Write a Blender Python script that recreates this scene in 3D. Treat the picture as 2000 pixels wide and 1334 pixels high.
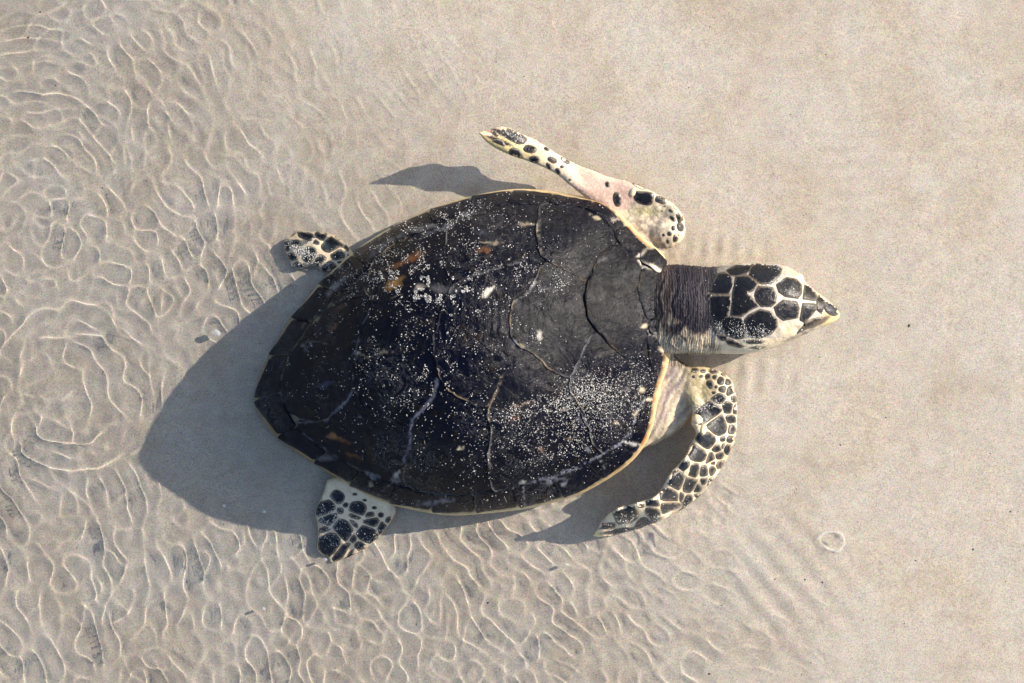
import bpy, bmesh, math, random
import numpy as np
from mathutils import Vector, geometry
from mathutils.bvhtree import BVHTree
for _o in list(bpy.data.objects): bpy.data.objects.remove(_o)
SC = bpy.context.scene
R = math.radians

# ------------------------------------------------------------------ camera, sky, sun, exposure
K = 10.0              # the scene is kept in decimetres: 1 Blender unit = 0.1 m
SC.unit_settings.scale_length = 1 / K
S = 0.0006 * K        # one view unit on the ground (2000 units span the view)
CAMH = 1.70 * K       # standing eye height over the water
HC = CAMH / S
cam = bpy.data.cameras.new('camera'); cam.sensor_width = 36; cam.lens = 36 * CAMH / (2000 * S)
cam.clip_start = 0.5; cam.clip_end = 4000
cam_ob = bpy.data.objects.new('camera', cam); SC.collection.objects.link(cam_ob)
cam_ob.location = (0, 0, CAMH); SC.camera = cam_ob

SUN_EL = 27.0
SUN_DIR = (-0.937, -0.349)          # the way the shadows fall, seen from above
world = bpy.data.worlds.new('World'); SC.world = world; world.use_nodes = True
wn = world.node_tree.nodes; bg = wn['Background']
sky = wn.new('ShaderNodeTexSky'); sky.sky_type = 'NISHITA'; sky.sun_disc = False
sky.sun_elevation = R(SUN_EL)
sky.sun_rotation = math.atan2(-SUN_DIR[0], -SUN_DIR[1])
world.node_tree.links.new(sky.outputs[0], bg.inputs[0]); bg.inputs[1].default_value = 0.135
sl = bpy.data.lights.new('sun', 'SUN'); sl.energy = 4.3; sl.angle = R(0.5); sl.color = (1.0, 0.905, 0.79)
sl.cycles.is_caustics_light = True
sun = bpy.data.objects.new('sun', sl); SC.collection.objects.link(sun)
sd = Vector((SUN_DIR[0], SUN_DIR[1], -math.tan(R(SUN_EL)) * math.hypot(*SUN_DIR))).normalized()
sun.rotation_euler = sd.to_track_quat('-Z', 'Y').to_euler(); sun.location = (2, 1, 2)
SC.view_settings.view_transform = 'Standard'; SC.view_settings.look = 'None'
SC.view_settings.exposure = 1.1; SC.view_settings.gamma = 1.0
SC.render.engine = 'CYCLES'
SC.cycles.use_adaptive_sampling = False
SC.cycles.max_bounces = 10; SC.cycles.transmission_bounces = 8; SC.cycles.transparent_max_bounces = 8
SC.cycles.sample_clamp_indirect = 6.0
SC.cycles.blur_glossy = 0.3
SC.cycles.use_denoising = True

rng = np.random.default_rng(11)
random.seed(5)

# ------------------------------------------------------------------ helpers
def W(x, y, h):
    """point that stands h units above the water and is seen at (x, y) of the 2000 x 1334 view"""
    k = 1 - h / HC
    return ((x - 1000) * S * k, (667 - y) * S * k, h * S)

def sstep(a, b, x):
    t = np.clip((x - a) / (b - a), 0, 1); return t * t * (3 - 2 * t)

def link(name, me, mat=None, parent=None):
    o = bpy.data.objects.new(name, me); SC.collection.objects.link(o)
    if mat: me.materials.append(mat)
    if parent: o.parent = parent
    o.cycles.is_caustics_receiver = True
    return o

def mesh_np(name, co, faces_flat, nper, smooth=True):
    m = bpy.data.meshes.new(name)
    co = np.asarray(co, dtype=np.float32); f = np.asarray(faces_flat, dtype=np.int32).ravel()
    m.vertices.add(len(co)); m.vertices.foreach_set('co', co.ravel())
    m.loops.add(len(f)); m.loops.foreach_set('vertex_index', f)
    m.polygons.add(len(f) // nper); m.polygons.foreach_set('loop_start', np.arange(0, len(f), nper, dtype=np.int32))
    m.update(calc_edges=True)
    m.polygons.foreach_set('use_smooth', np.full(len(m.polygons), smooth))
    return m

def tag(o, label, cat=None, group=None, kind=None):
    if label: o['label'] = label
    if cat: o['category'] = cat
    if group: o['group'] = group
    if kind: o['kind'] = kind
    return o

def chaikin(p, n=2, closed=True):
    p = np.asarray(p, float)
    for _ in range(n):
        q = np.roll(p, -1, 0)
        p = np.stack([0.75 * p + 0.25 * q, 0.25 * p + 0.75 * q], 1).reshape(-1, 2)
    return p

def resample(p, step):
    p = np.asarray(p, float); q = np.vstack([p, p[:1]])
    d = np.r_[0, np.cumsum(np.hypot(*np.diff(q, axis=0).T))]
    n = max(6, int(round(d[-1] / step)))
    t = np.linspace(0, d[-1], n, endpoint=False)
    return np.stack([np.interp(t, d, q[:, 0]), np.interp(t, d, q[:, 1])], 1)

def inside(poly, x, y):
    x = np.asarray(x, float); y = np.asarray(y, float); c = np.zeros(x.shape, bool)
    n = len(poly); j = n - 1
    for i in range(n):
        xi, yi = poly[i]; xj, yj = poly[j]
        if yi != yj:
            c ^= ((yi > y) != (yj > y)) & (x < (xj - xi) * (y - yi) / (yj - yi) + xi)
        j = i
    return c

def dist(poly, x, y):
    x = np.asarray(x, float); y = np.asarray(y, float); d = np.full(x.shape, 1e9)
    q = np.roll(poly, -1, 0)
    for (ax, ay), (bx, by) in zip(poly, q):
        vx, vy = bx - ax, by - ay; L = vx * vx + vy * vy + 1e-9
        t = np.clip(((x - ax) * vx + (y - ay) * vy) / L, 0, 1)
        d = np.minimum(d, np.hypot(x - ax - t * vx, y - ay - t * vy))
    return d

def fill(poly, step, jit=0.25):
    """triangulate a closed outline with an even interior; returns points, triangles, number of border points"""
    x0, y0 = poly.min(0); x1, y1 = poly.max(0)
    gx, gy = np.meshgrid(np.arange(x0 + step / 2, x1, step), np.arange(y0 + step / 2, y1, step * 0.87))
    gx = gx + (np.arange(gx.shape[0]) % 2)[:, None] * step / 2
    gx = gx.ravel() + rng.uniform(-jit, jit, gx.size) * step; gy = gy.ravel() + rng.uniform(-jit, jit, gy.size) * step
    ok = inside(poly, gx, gy); gx, gy = gx[ok], gy[ok]
    if len(gx):
        ok = dist(poly, gx, gy) > step * 0.6; gx, gy = gx[ok], gy[ok]
    pts = np.vstack([poly, np.stack([gx, gy], 1)]) if len(gx) else poly
    n = len(poly)
    r = geometry.delaunay_2d_cdt([Vector(p) for p in pts.tolist()], [(i, (i + 1) % n) for i in range(n)], [list(range(n))], 1, 1e-4)
    V = np.array([tuple(v) for v in r[0]]); F = []
    for f in r[2]:
        a, b, c = [V[i] for i in f[:3]]
        F.append(list(f) if (b[0]-a[0])*(c[1]-a[1])-(b[1]-a[1])*(c[0]-a[0]) < 0 else list(f)[::-1])
    # border order of the output
    idx = [int(np.argmin(np.hypot(V[:, 0] - p[0], V[:, 1] - p[1]))) for p in poly]
    return V, F, idx

_perm = rng.random((256, 256))
def vnoise(x, y, sc, seed=0):
    x = np.asarray(x, float) / sc + 37.3 * seed; y = np.asarray(y, float) / sc + 11.7 * seed
    i = np.floor(x).astype(int); j = np.floor(y).astype(int); fx = x - i; fy = y - j
    fx = fx * fx * (3 - 2 * fx); fy = fy * fy * (3 - 2 * fy)
    g = lambda a, b: _perm[a % 256, b % 256]
    return (g(i, j) * (1 - fx) + g(i + 1, j) * fx) * (1 - fy) + (g(i, j + 1) * (1 - fx) + g(i + 1, j + 1) * fx) * fy

# ------------------------------------------------------------------ materials
def mat(name):
    m = bpy.data.materials.new(name); m.use_nodes = True
    nt = m.node_tree; return m, nt, nt.nodes['Principled BSDF']

def nd(nt, t, **kw):
    n = nt.nodes.new(t)
    for k, v in kw.items():
        if k in n.inputs: n.inputs[k].default_value = v
        else: setattr(n, k, v)
    return n

def ramp(nt, fac, stops):
    r = nt.nodes.new('ShaderNodeValToRGB'); e = r.color_ramp.elements
    while len(e) < len(stops): e.new(0.5)
    for i, (p, c) in enumerate(stops):
        e[i].position = p; e[i].color = (*c, 1) if len(c) == 3 else c
    nt.links.new(fac, r.inputs[0]); return r.outputs[0]

def mixc(nt, fac, a, b, mode='MIX'):
    m = nt.nodes.new('ShaderNodeMix'); m.data_type = 'RGBA'; m.blend_type = mode
    for s, v in ((m.inputs[0], fac), (m.inputs[6], a), (m.inputs[7], b)):
        if isinstance(v, (int, float)): s.default_value = v
        elif isinstance(v, tuple): s.default_value = (*v, 1) if len(v) == 3 else v
        else: nt.links.new(v, s)
    return m.outputs[2]

def geo_pos(nt): return nt.nodes.new('ShaderNodeNewGeometry').outputs['Position']

def noise(nt, vec, scale, detail=3, rough=0.55, dist_=0.0):
    n = nd(nt, 'ShaderNodeTexNoise', Scale=scale / K, Detail=detail, Roughness=rough, Distortion=dist_)
    nt.links.new(vec, n.inputs['Vector']); return n.outputs['Fac']

def bump(nt, h, strength, d, prev=None):
    b = nd(nt, 'ShaderNodeBump', Strength=strength, Distance=d * K)
    nt.links.new(h, b.inputs['Height'])
    if prev: nt.links.new(prev, b.inputs['Normal'])
    return b.outputs['Normal']

def sand_mat():
    m, nt, b = mat('wet_sand'); P = geo_pos(nt); L = nt.links.new
    big = noise(nt, P, 9, 4, 0.6, 0.6)
    col = ramp(nt, big, [(0.30, (0.420, 0.348, 0.266)), (0.5, (0.465, 0.400, 0.318)), (0.72, (0.475, 0.424, 0.354))])
    mid = noise(nt, P, 70, 3, 0.6)
    col = mixc(nt, 0.55, col, ramp(nt, mid, [(0.25, (0.40, 0.40, 0.40)), (0.75, (0.60, 0.60, 0.60))]), 'OVERLAY')
    g1 = noise(nt, P, 620, 2, 0.75)
    col = mixc(nt, 0.66, col, ramp(nt, g1, [(0.28, (0.22, 0.21, 0.21)), (0.45, (0.46, 0.46, 0.46)), (0.72, (0.70, 0.69, 0.67))]), 'OVERLAY')
    g2 = nd(nt, 'ShaderNodeTexWhiteNoise'); sc = nd(nt, 'ShaderNodeVectorMath', operation='SCALE'); sc.inputs['Scale'].default_value = 1300 / K
    L(P, sc.inputs[0]); fl = nd(nt, 'ShaderNodeVectorMath', operation='FLOOR'); L(sc.outputs[0], fl.inputs[0]); L(fl.outputs[0], g2.inputs['Vector'])
    v = nd(nt, 'ShaderNodeTexVoronoi', Scale=700.0 / K); L(P, v.inputs['Vector'])
    col = mixc(nt, 0.22, col, v.outputs['Color'], 'SOFT_LIGHT')
    dk = ramp(nt, g2.outputs['Value'], [(0.0, (1, 1, 1)), (0.006, (0, 0, 0))])
    col = mixc(nt, dk, col, (0.10, 0.075, 0.05))
    DP = attr(nt, 'depth'); col = mixc(nt, DP.outputs['Fac'], col, mixc(nt, 1.0, col, (0.67, 0.685, 0.70), 'MULTIPLY'))      # deeper sand is soaked darker; dimness between caustic lines also put into colour
    L(col, b.inputs['Base Color'])
    b.inputs['Roughness'].default_value = 0.95; b.inputs['Specular IOR Level'].default_value = 0.15
    L(bump(nt, g1, 0.5, 0.0006, bump(nt, mid, 0.35, 0.002)), b.inputs['Normal'])
    return m

def water_mat():
    m, nt, b = mat('clear_water')
    b.inputs['Base Color'].default_value = (0.985, 0.995, 1.0, 1)
    b.inputs['Transmission Weight'].default_value = 1.0; b.inputs['Roughness'].default_value = 0.0; b.inputs['IOR'].default_value = 1.16
    return m

def attr(nt, name):
    a = nt.nodes.new('ShaderNodeAttribute'); a.attribute_name = name; return a

def scute_mat(name='dark_horn'):
    m, nt, b = mat(name); L = nt.links.new; P = geo_pos(nt)
    A = attr(nt, 'paint'); D = attr(nt, 'dry')
    n1 = noise(nt, P, 55, 5, 0.65, 1.5)
    wet = ramp(nt, n1, [(0.3, (0.0012, 0.0018, 0.0058)), (0.52, (0.0016, 0.0021, 0.0070)), (0.64, (0.005, 0.0038, 0.0034)), (0.80, (0.024, 0.014, 0.006))])
    mp = nd(nt, 'ShaderNodeMapping'); mp.inputs['Scale'].default_value = (1, 0.25, 1); mp.inputs['Rotation'].default_value = (0, 0, 0.3); L(P, mp.inputs[0])
    n2 = noise(nt, mp.outputs[0], 420, 4, 0.8, 1.0)
    dry = ramp(nt, n2, [(0.34, (0.003, 0.003, 0.004)), (0.56, (0.008, 0.008, 0.010)), (0.70, (0.028, 0.028, 0.031)), (0.84, (0.11, 0.105, 0.10))])
    base = mixc(nt, D.outputs['Fac'], wet, dry)
    n3 = noise(nt, P, 24, 6, 0.8, 2.5)
    scr = ramp(nt, n3, [(0.485, (0, 0, 0)), (0.5, (1, 1, 1)), (0.515, (0, 0, 0))])
    msk = ramp(nt, noise(nt, P, 14, 2), [(0.45, (0, 0, 0)), (0.65, (0.6, 0.6, 0.6))])
    base = mixc(nt, mixc(nt, 1.0, scr, msk, 'MULTIPLY'), base, (0.16, 0.15, 0.15))
    base = mixc(nt, A.outputs['Alpha'], base, A.outputs['Color'])
    L(base, b.inputs['Base Color'])
    rr = nd(nt, 'ShaderNodeMapRange'); L(D.outputs['Fac'], rr.inputs[0]); rr.inputs[3].default_value = 0.07; rr.inputs[4].default_value = 0.36
    rn = nd(nt, 'ShaderNodeMath', operation='MULTIPLY_ADD'); L(noise(nt, P, 90, 4, 0.7), rn.inputs[0]); rn.inputs[1].default_value = 0.16; L(rr.outputs[0], rn.inputs[2])
    L(rn.outputs[0], b.inputs['Roughness'])
    w = nd(nt, 'ShaderNodeTexWave', Scale=38.0 / K, Distortion=5.0, Detail=3.0); w.inputs['Detail Scale'].default_value = 1.2; L(P, w.inputs['Vector'])
    nn = bump(nt, w.outputs['Fac'], 0.22, 0.0012, bump(nt, n1, 0.75, 0.004))
    L(bump(nt, n2, 0.5, 0.0009, nn), b.inputs['Normal'])
    sp = nd(nt, 'ShaderNodeMapRange'); L(D.outputs['Fac'], sp.inputs[0]); sp.inputs[3].default_value = 0.06; sp.inputs[4].default_value = 0.13
    L(sp.outputs[0], b.inputs['Specular IOR Level'])
    return m

def shell_mat():
    m, nt, b = mat('shell_base'); L = nt.links.new; P = geo_pos(nt); A = attr(nt, 'paint')
    n = noise(nt, P, 180, 4, 0.6)
    c = mixc(nt, 0.5, A.outputs['Color'], ramp(nt, n, [(0.3, (0.3, 0.25, 0.2)), (0.7, (0.7, 0.7, 0.7))]), 'OVERLAY')
    L(c, b.inputs['Base Color']); b.inputs['Roughness'].default_value = 0.4
    L(bump(nt, n, 0.2, 0.0008), b.inputs['Normal']); return m

def skin_mat():
    m, nt, b = mat('turtle_skin'); L = nt.links.new; P = geo_pos(nt); A = attr(nt, 'paint'); RG = attr(nt, 'rough')
    v = nd(nt, 'ShaderNodeTexVoronoi', Scale=170.0 / K, feature='DISTANCE_TO_EDGE'); L(P, v.inputs['Vector'])
    cre = ramp(nt, v.outputs['Distance'], [(0.0, (0.42, 0.40, 0.40)), (0.16, (1, 1, 1))])
    n = noise(nt, P, 130, 5, 0.7)
    c = mixc(nt, 0.4, A.outputs['Color'], ramp(nt, n, [(0.3, (0.33, 0.30, 0.28)), (0.7, (0.66, 0.66, 0.66))]), 'OVERLAY')
    c = mixc(nt, RG.outputs['Fac'], c, mixc(nt, 0.5, c, cre, 'MULTIPLY'))
    NK = attr(nt, 'neck')
    wv = nd(nt, 'ShaderNodeTexWave', Scale=11.0, Distortion=9.0, Detail=5.0); wv.bands_direction = 'X'; wv.inputs['Detail Scale'].default_value = 1.6; wv.inputs['Detail Roughness'].default_value = 0.7
    mpn = nd(nt, 'ShaderNodeMapping'); mpn.inputs['Scale'].default_value = (1, 0.55, 1); L(P, mpn.inputs[0]); L(mpn.outputs[0], wv.inputs['Vector'])
    wc = ramp(nt, wv.outputs['Fac'], [(0.2, (0.55, 0.53, 0.54)), (0.6, (0.88, 0.86, 0.86)), (0.92, (1.2, 1.18, 1.18))])
    wm = mixc(nt, 1.0, c, wc, 'MULTIPLY'); c = mixc(nt, NK.outputs['Fac'], c, wm)
    nm = nd(nt, 'ShaderNodeMath', operation='MULTIPLY'); L(wv.outputs['Fac'], nm.inputs[0]); L(NK.outputs['Fac'], nm.inputs[1])
    L(c, b.inputs['Base Color']); b.inputs['Roughness'].default_value = 0.36; 
    ns = nd(nt, 'ShaderNodeMapRange'); L(NK.outputs['Fac'], ns.inputs[0]); ns.inputs[3].default_value = 0.3; ns.inputs[4].default_value = 0.10; L(ns.outputs[0], b.inputs['Specular IOR Level'])
    b.inputs['Subsurface Weight'].default_value = 0.12; b.inputs['Subsurface Radius'].default_value = (0.004 * K, 0.002 * K, 0.001 * K)
    L(bump(nt, nm.outputs[0], 0.4, 0.0012, bump(nt, v.outputs['Distance'], 0.4, 0.0014, bump(nt, n, 0.55, 0.0014))), b.inputs['Normal']); return m

def scale_mat():
    m, nt, b = mat('dark_scale'); L = nt.links.new; P = geo_pos(nt); A = attr(nt, 'paint')
    n = noise(nt, P, 200, 4, 0.7, 0.5)
    c = mixc(nt, ramp(nt, n, [(0.35, (0, 0, 0)), (0.65, (1, 1, 1))]), A.outputs['Color'], (0.003, 0.003, 0.004)); c = mixc(nt, ramp(nt, noise(nt, P, 380, 5, 0.8, 2.0), [(0.60, (0, 0, 0)), (0.72, (0.5, 0.5, 0.5))]), c, (0.09, 0.08, 0.07))
    c2 = mixc(nt, A.outputs['Alpha'], (0.26, 0.21, 0.15), c)
    L(c2, b.inputs['Base Color']); b.inputs['Roughness'].default_value = 0.30; b.inputs['Specular IOR Level'].default_value = 0.22
    L(bump(nt, n, 0.6, 0.0012), b.inputs['Normal']); return m

def plain_mat(name, col, rough=0.5, **kw):
    m, nt, b = mat(name); b.inputs['Base Color'].default_value = (*col, 1); b.inputs['Roughness'].default_value = rough
    for k, v in kw.items(): b.inputs[k].default_value = v
    return m

M_SAND, M_WATER, M_SCUTE, M_SHELL, M_SKIN, M_SCALE = sand_mat(), water_mat(), scute_mat(), shell_mat(), skin_mat(), scale_mat()

def set_paint(me, rgba):
    a = me.color_attributes.new('paint', 'FLOAT_COLOR', 'POINT'); a.data.foreach_set('color', np.asarray(rgba, np.float32).ravel())
def set_f(me, name, v):
    a = me.attributes.new(name, 'FLOAT', 'POINT'); a.data.foreach_set('value', np.asarray(v, np.float32).ravel())

# ------------------------------------------------------------------ sand and water
def sand_h(x, y):
    """height of the sand (units, water level is 0) under the ground point (x, y)"""
    t = sstep(1500, 350, x - 0.62 * (y - 667))
    z = -10 - 14 * t
    z = z + 2.6 * (vnoise(x, y, 190, 1) - 0.5) + 1.6 * (vnoise(x, y, 70, 2) - 0.5) + 0.7 * (vnoise(x, y, 26, 3) - 0.5) + 0.35 * (vnoise(x, y, 11, 4) - 0.5)
    def rip(cx, cy, ang, lam, amp, su, sv, ph=0.0):      # a short train of sand ripples
        c, s = math.cos(R(ang)), math.sin(R(ang)); dx, dy = x - cx, y - cy
        u = dx * c + dy * s; v = -dx * s + dy * c
        u2 = u + 7 * (vnoise(x, y, 60, 9) - 0.5)
        return amp * np.cos(2 * math.pi * u2 / lam + ph) * np.exp(-(u / su) ** 2 - (v / sv) ** 2)
    z = z + rip(1385, 485, 5, 31, 1.7, 95, 30) + rip(1660, 310, 88, 30, 0.8, 90, 110) + rip(1640, 945, 70, 46, 2.0, 75, 70)
    z = z + rip(800, 375, 50, 55, 2.2, 120, 100) + rip(1690, 120, 80, 40, 0.6, 90, 160) + rip(1520, 1150, 140, 42, 1.9, 130, 120)
    z = z + rip(1830, 480, 30, 60, 0.8, 130, 130) + rip(1460, 730, 10, 36, 1.6, 80, 40)
    z = z + 5.0 * np.exp(-((x - 1290) / 90) ** 2 - ((y - 1045) / 26) ** 2) + 5 * np.exp(-((x - 720) / 60) ** 2 - ((y - 1085) / 26) ** 2)
    for px_, py_, r_ in ((1300, 1030, 70), (1400, 960, 60), (1230, 1055, 50), (700, 1095, 55), (640, 1110, 40), (590, 470, 50), (1320, 500, 50)):
        z = z + np.exp(-((x - px_) ** 2 + (y - py_) ** 2) / r_ ** 2) * (3.6 * (vnoise(x, y, 15, 87) - 0.45) + 1.6 * (vnoise(x, y, 8.5, 88) - 0.5))
    z = z + 4.5 * np.exp(-((x - 1625) ** 2 + (y - 1057) ** 2) / 50.0 ** 2)
    z = z + 1.5 * np.exp(-((x - 1480) / 40) ** 2 - ((y - 790) / 90) ** 2)
    return np.minimum(z, -4.5)

def axis(lo, hi, step, far):
    a = np.arange(lo, hi + step / 2, step); out = []; s = step; v = hi
    while v < far: s *= 1.35; v += s; out.append(v)
    up = np.array(out); return np.r_[(lo - (up - hi))[::-1], a, up]

def sheet(name, ux, uy, hf, m):
    X, Y = np.meshgrid(ux, uy); H = hf(X, Y)
    co = np.stack([(X - 1000) * S, (667 - Y) * S, H * S], -1).reshape(-1, 3)
    ny, nx = X.shape; i = np.arange(nx * ny).reshape(ny, nx)
    q = np.stack([i[:-1, :-1], i[1:, :-1], i[1:, 1:], i[:-1, 1:]], -1).reshape(-1, 4)
    return link(name, mesh_np(name, co, q, 4), m)

def sheet_sand(X, Y):
    f = sstep(6000, 2500, np.hypot(X - 1000, Y - 667))
    return sand_h(X, Y) * f - 26 * (1 - f)
sand = sheet('sand', axis(-260, 2260, 5, 60000), axis(-200, 1534, 5, 60000), sheet_sand, M_SAND); sand['kind'] = 'structure'
_X, _Y = np.meshgrid(axis(-260, 2260, 5, 60000), axis(-200, 1534, 5, 60000)); set_f(sand.data, 'depth', np.clip((-sheet_sand(_X, _Y) - 10) / 14, 0, 1))

WX = axis(-220, 2220, 3.4, 60000); WY = axis(-160, 1494, 3.4, 60000)
def water_field():
    X, Y = np.meshgrid(WX, WY); H = np.zeros_like(X)
    r = np.random.default_rng(23)
    def add(cx, cy, th, lam, sig, amp, curv=None):
        i0, i1 = np.searchsorted(WX, [cx - 3 * sig, cx + 3 * sig]); j0, j1 = np.searchsorted(WY, [cy - 3 * sig, cy + 3 * sig])
        if i1 <= i0 or j1 <= j0: return
        x = X[j0:j1, i0:i1] - cx; y = Y[j0:j1, i0:i1] - cy
        u = x * math.cos(th) + y * math.sin(th); v = -x * math.sin(th) + y * math.cos(th)
        if curv: u = u + v * v / (2 * curv)
        H[j0:j1, i0:i1] += amp * np.cos(2 * math.pi * u / lam + r.uniform(0, 6.28)) * np.exp(-(x * x + y * y) / (2 * sig * sig))
    regs = [  # centre of the region, reach, how the wave fronts run there, strength, spread, wavelengths
        ((230, 190), 230, ('c', 90, 440), 0.95, 0.22, (28, 44)),
        ((120, 730), 200, ('c', 190, 800), 0.95, 0.5, (44, 76)),
        ((370, 570), 160, ('r',), 1.1, 1.6, (30, 50)),
        ((430, 330), 170, ('d', -0.7), 0.7, 0.5, (30, 52)),
        ((130, 470), 150, ('d', 0.2), 0.75, 0.9, (26, 44)),
        ((120, 1150), 260, ('d', -0.45), 1.0, 0.8, (34, 62)),
        ((480, 1130), 260, ('d', -0.15), 1.05, 0.45, (26, 46)),
        ((900, 1160), 200, ('d', -0.15), 0.9, 0.5, (28, 48)),
        ((1180, 1180), 210, ('d', 2.15), 1.05, 0.28, (26, 42)),
        ((1000, 1320), 150, ('r',), 0.8, 1.6, (32, 56)),
        ((700, 200), 220, ('d', -0.5), 0.18, 0.7, (34, 60)),
        ((1640, 950), 130, ('d', 1.3), 0.22, 0.3, (30, 50)),
        ((1600, 350), 300, ('d', 1.3), 0.1, 0.5, (34, 60)),
        ((1500, 1230), 150, ('d', 2.2), 0.45, 0.25, (30, 46)),
        ((1820, 1100), 260, ('d', 1.5), 0.13, 0.5, (40, 70)),
        ((420, 850), 160, ('r',), 0.4, 1.6, (40, 60)),
    ]
    def blur(a, n):
        for ax in (0, 1):
            c = np.cumsum(np.insert(a, 0, 0, axis=ax), axis=ax); m_ = a.shape[ax]; i = np.arange(m_)
            lo, hi = np.clip(i - n, 0, m_), np.clip(i + n + 1, 0, m_)
            sh = [1, 1]; sh[ax] = m_
            a = (np.take(c, hi, ax) - np.take(c, lo, ax)) / (hi - lo).reshape(sh)
        return a
    ux = np.gradient(WX); uy = np.gradient(WY)
    def field(count, lamk, turn, spread):
        H[:] = 0
        for _ in range(count):
            cx, cy = r.uniform(-200, 2200), r.uniform(-150, 1480)
            w = np.array([math.exp(-((cx - g[0][0]) ** 2 + (cy - g[0][1]) ** 2) / (2 * g[1] ** 2)) for g in regs])
            if w.sum() < 0.02: w = w + 1e-6
            g = regs[r.choice(len(regs), p=w / w.sum())]
            k = g[2]; curv = None
            if k[0] == 'c':
                th = math.atan2(cy - k[2], cx - k[1]); curv = max(60, math.hypot(cy - k[2], cx - k[1]))
            elif k[0] == 'r': th = r.uniform(0, math.pi)
            else: th = k[1]
            th += r.normal(0, 1) * g[4] * spread + turn * r.choice((-1, 1))
            lam = r.uniform(*g[5]) * lamk
            add(cx, cy, th, lam, r.uniform(34, 80) * (lam / 38) ** 0.5, (lam / 38) ** 1.2 * r.uniform(0.3, 1), curv)
        gy, gx = np.gradient(H); sl_ = (gx / ux[None, :]) ** 2 + (gy / uy[:, None]) ** 2
        return H / (np.sqrt(blur(blur(sl_, 22), 22)) + 0.01)          # local slope 1 everywhere
    def crest(h, eps):      # narrow connected crests, nearly straight flanks between them, rounded troughs
        top = 11.0; h = top * np.tanh(h / top)
        return 5 - np.sqrt(h * h + eps * eps)
    n1_, n2_ = vnoise(X, Y, 60, 81), vnoise(X, Y, 45, 82)
    total = crest(field(2600, LAMK, 0.0, 0.75), 3.6 + 8 * n1_) * (0.75 + 0.5 * n2_)
    total += 0.6 * crest(field(2200, LAMK * 1.25, 0.7, 0.8), 3.6 + 8 * n2_) * (0.35 + 1.0 * n1_)
    total += 0.16 * field(2000, 0.9, 0.0, 0.9)
    def arc(cx, cy, sx, sy, rad, wd, m_):
        d = np.hypot((X - cx) * sx, (Y - cy) * sy) - rad + 26 * (vnoise(X, Y, 70, 83) - 0.5) + 9 * (vnoise(X, Y, 28, 84) - 0.5); m_ = m_ * sstep(0.18, 0.5, vnoise(X, Y, 65, 85)); e_ = np.exp(-(d / wd) ** 2) * m_
        return e_, 1.25 * e_ * (8 - np.sqrt(d * d + 9.0))
    for a_ in (arc(165, 745, 1, 0.9, 150, 16, sstep(300, 220, X)), arc(160, 745, 1, 0.9, 100, 14, sstep(260, 200, X) * sstep(560, 620, Y)),
               arc(60, 400, 0.9, 1, 235, 15, sstep(330, 280, X) * sstep(260, 200, Y))):
        total = total * (1 - 0.6 * a_[0]) + a_[1]
    num = np.zeros_like(X); den = np.zeros_like(X) + 0.05
    for g in regs:
        w = np.exp(-((X - g[0][0]) ** 2 + (Y - g[0][1]) ** 2) / (2 * g[1] ** 2)); num += w * g[3]; den += w
    A = (num + 0.05 * 0.08) / den * (0.75 + 0.5 * vnoise(X, Y, 110, 80))
    return A * total * WAVE
WAVE = 0.275
LAMK = 1.5
_WH = water_field()
water = sheet('water', WX, WY, lambda X, Y: _WH, M_WATER); water['kind'] = 'structure'
water.cycles.is_caustics_caster = True; water.cycles.is_caustics_receiver = False

# ------------------------------------------------------------------ carapace surface
OUT = np.array([(498,775),(503,748),(520,705),(540,668),(562,630),(585,600),(622,555),(660,518),(700,483),(760,445),(830,410),(900,388),(960,374),(1010,368),(1060,371),(1120,381),(1168,388),(1195,400),(1215,422),(1240,447),(1262,470),(1283,485),(1300,500),(1306,530),(1304,570),(1312,610),(1312,650),(1310,690),(1303,722),(1290,755),(1283,790),(1277,830),(1262,868),(1235,902),(1200,928),(1150,958),(1118,972),(1050,990),(1000,998),(940,1004),(880,1008),(830,1001),(770,988),(730,975),(690,955),(650,930),(605,900),(570,878),(540,855),(520,830),(502,805)], float)
OUT = resample(chaikin(OUT, 1), 6)
CC = np.array([925., 672.])
_th = np.arctan2(OUT[:, 1] - CC[1], OUT[:, 0] - CC[0]); _r = np.hypot(*(OUT - CC).T); _o = np.argsort(_th)
_tt = np.r_[_th[_o] - 2 * math.pi, _th[_o], _th[_o] + 2 * math.pi]; _rr = np.tile(_r[_o], 3)
AX = np.array([0.967, -0.254])       # from tail to head
def shell_uv(x, y):
    dx, dy = x - CC[0], y - CC[1]; return dx * AX[0] + dy * AX[1], -dx * AX[1] + dy * AX[0]
def shell_h(x, y):
    x = np.asarray(x, float); y = np.asarray(y, float)
    th = np.arctan2(y - CC[1], x - CC[0]); rr = np.hypot(x - CC[0], y - CC[1]) / np.interp(th, _tt, _rr)
    u, v = shell_uv(x, y)
    rim = np.interp(u, [-430, -330, -150, 100, 300, 400], [-9, -6, 16, 38, 50, 66])
    rim = rim + 8 * sstep(-200, 200, v) * sstep(-300, -50, u)
    top = np.interp(u, [-430, -250, -80, 60, 220, 400], [200, 272, 280, 266, 230, 182])
    f = np.clip(1 - rr ** 2.3, 0, 1) ** 0.72
    z = rim + (top - rim) * f
    z = z + 3 * np.exp(-(v / 34) ** 2) * np.clip(f * 1.5, 0, 1)             # the keel
    z = z + 5 * (vnoise(x, y, 75, 5) - 0.5) + 2.2 * (vnoise(x, y, 28, 6) - 0.5)
    return z

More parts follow.
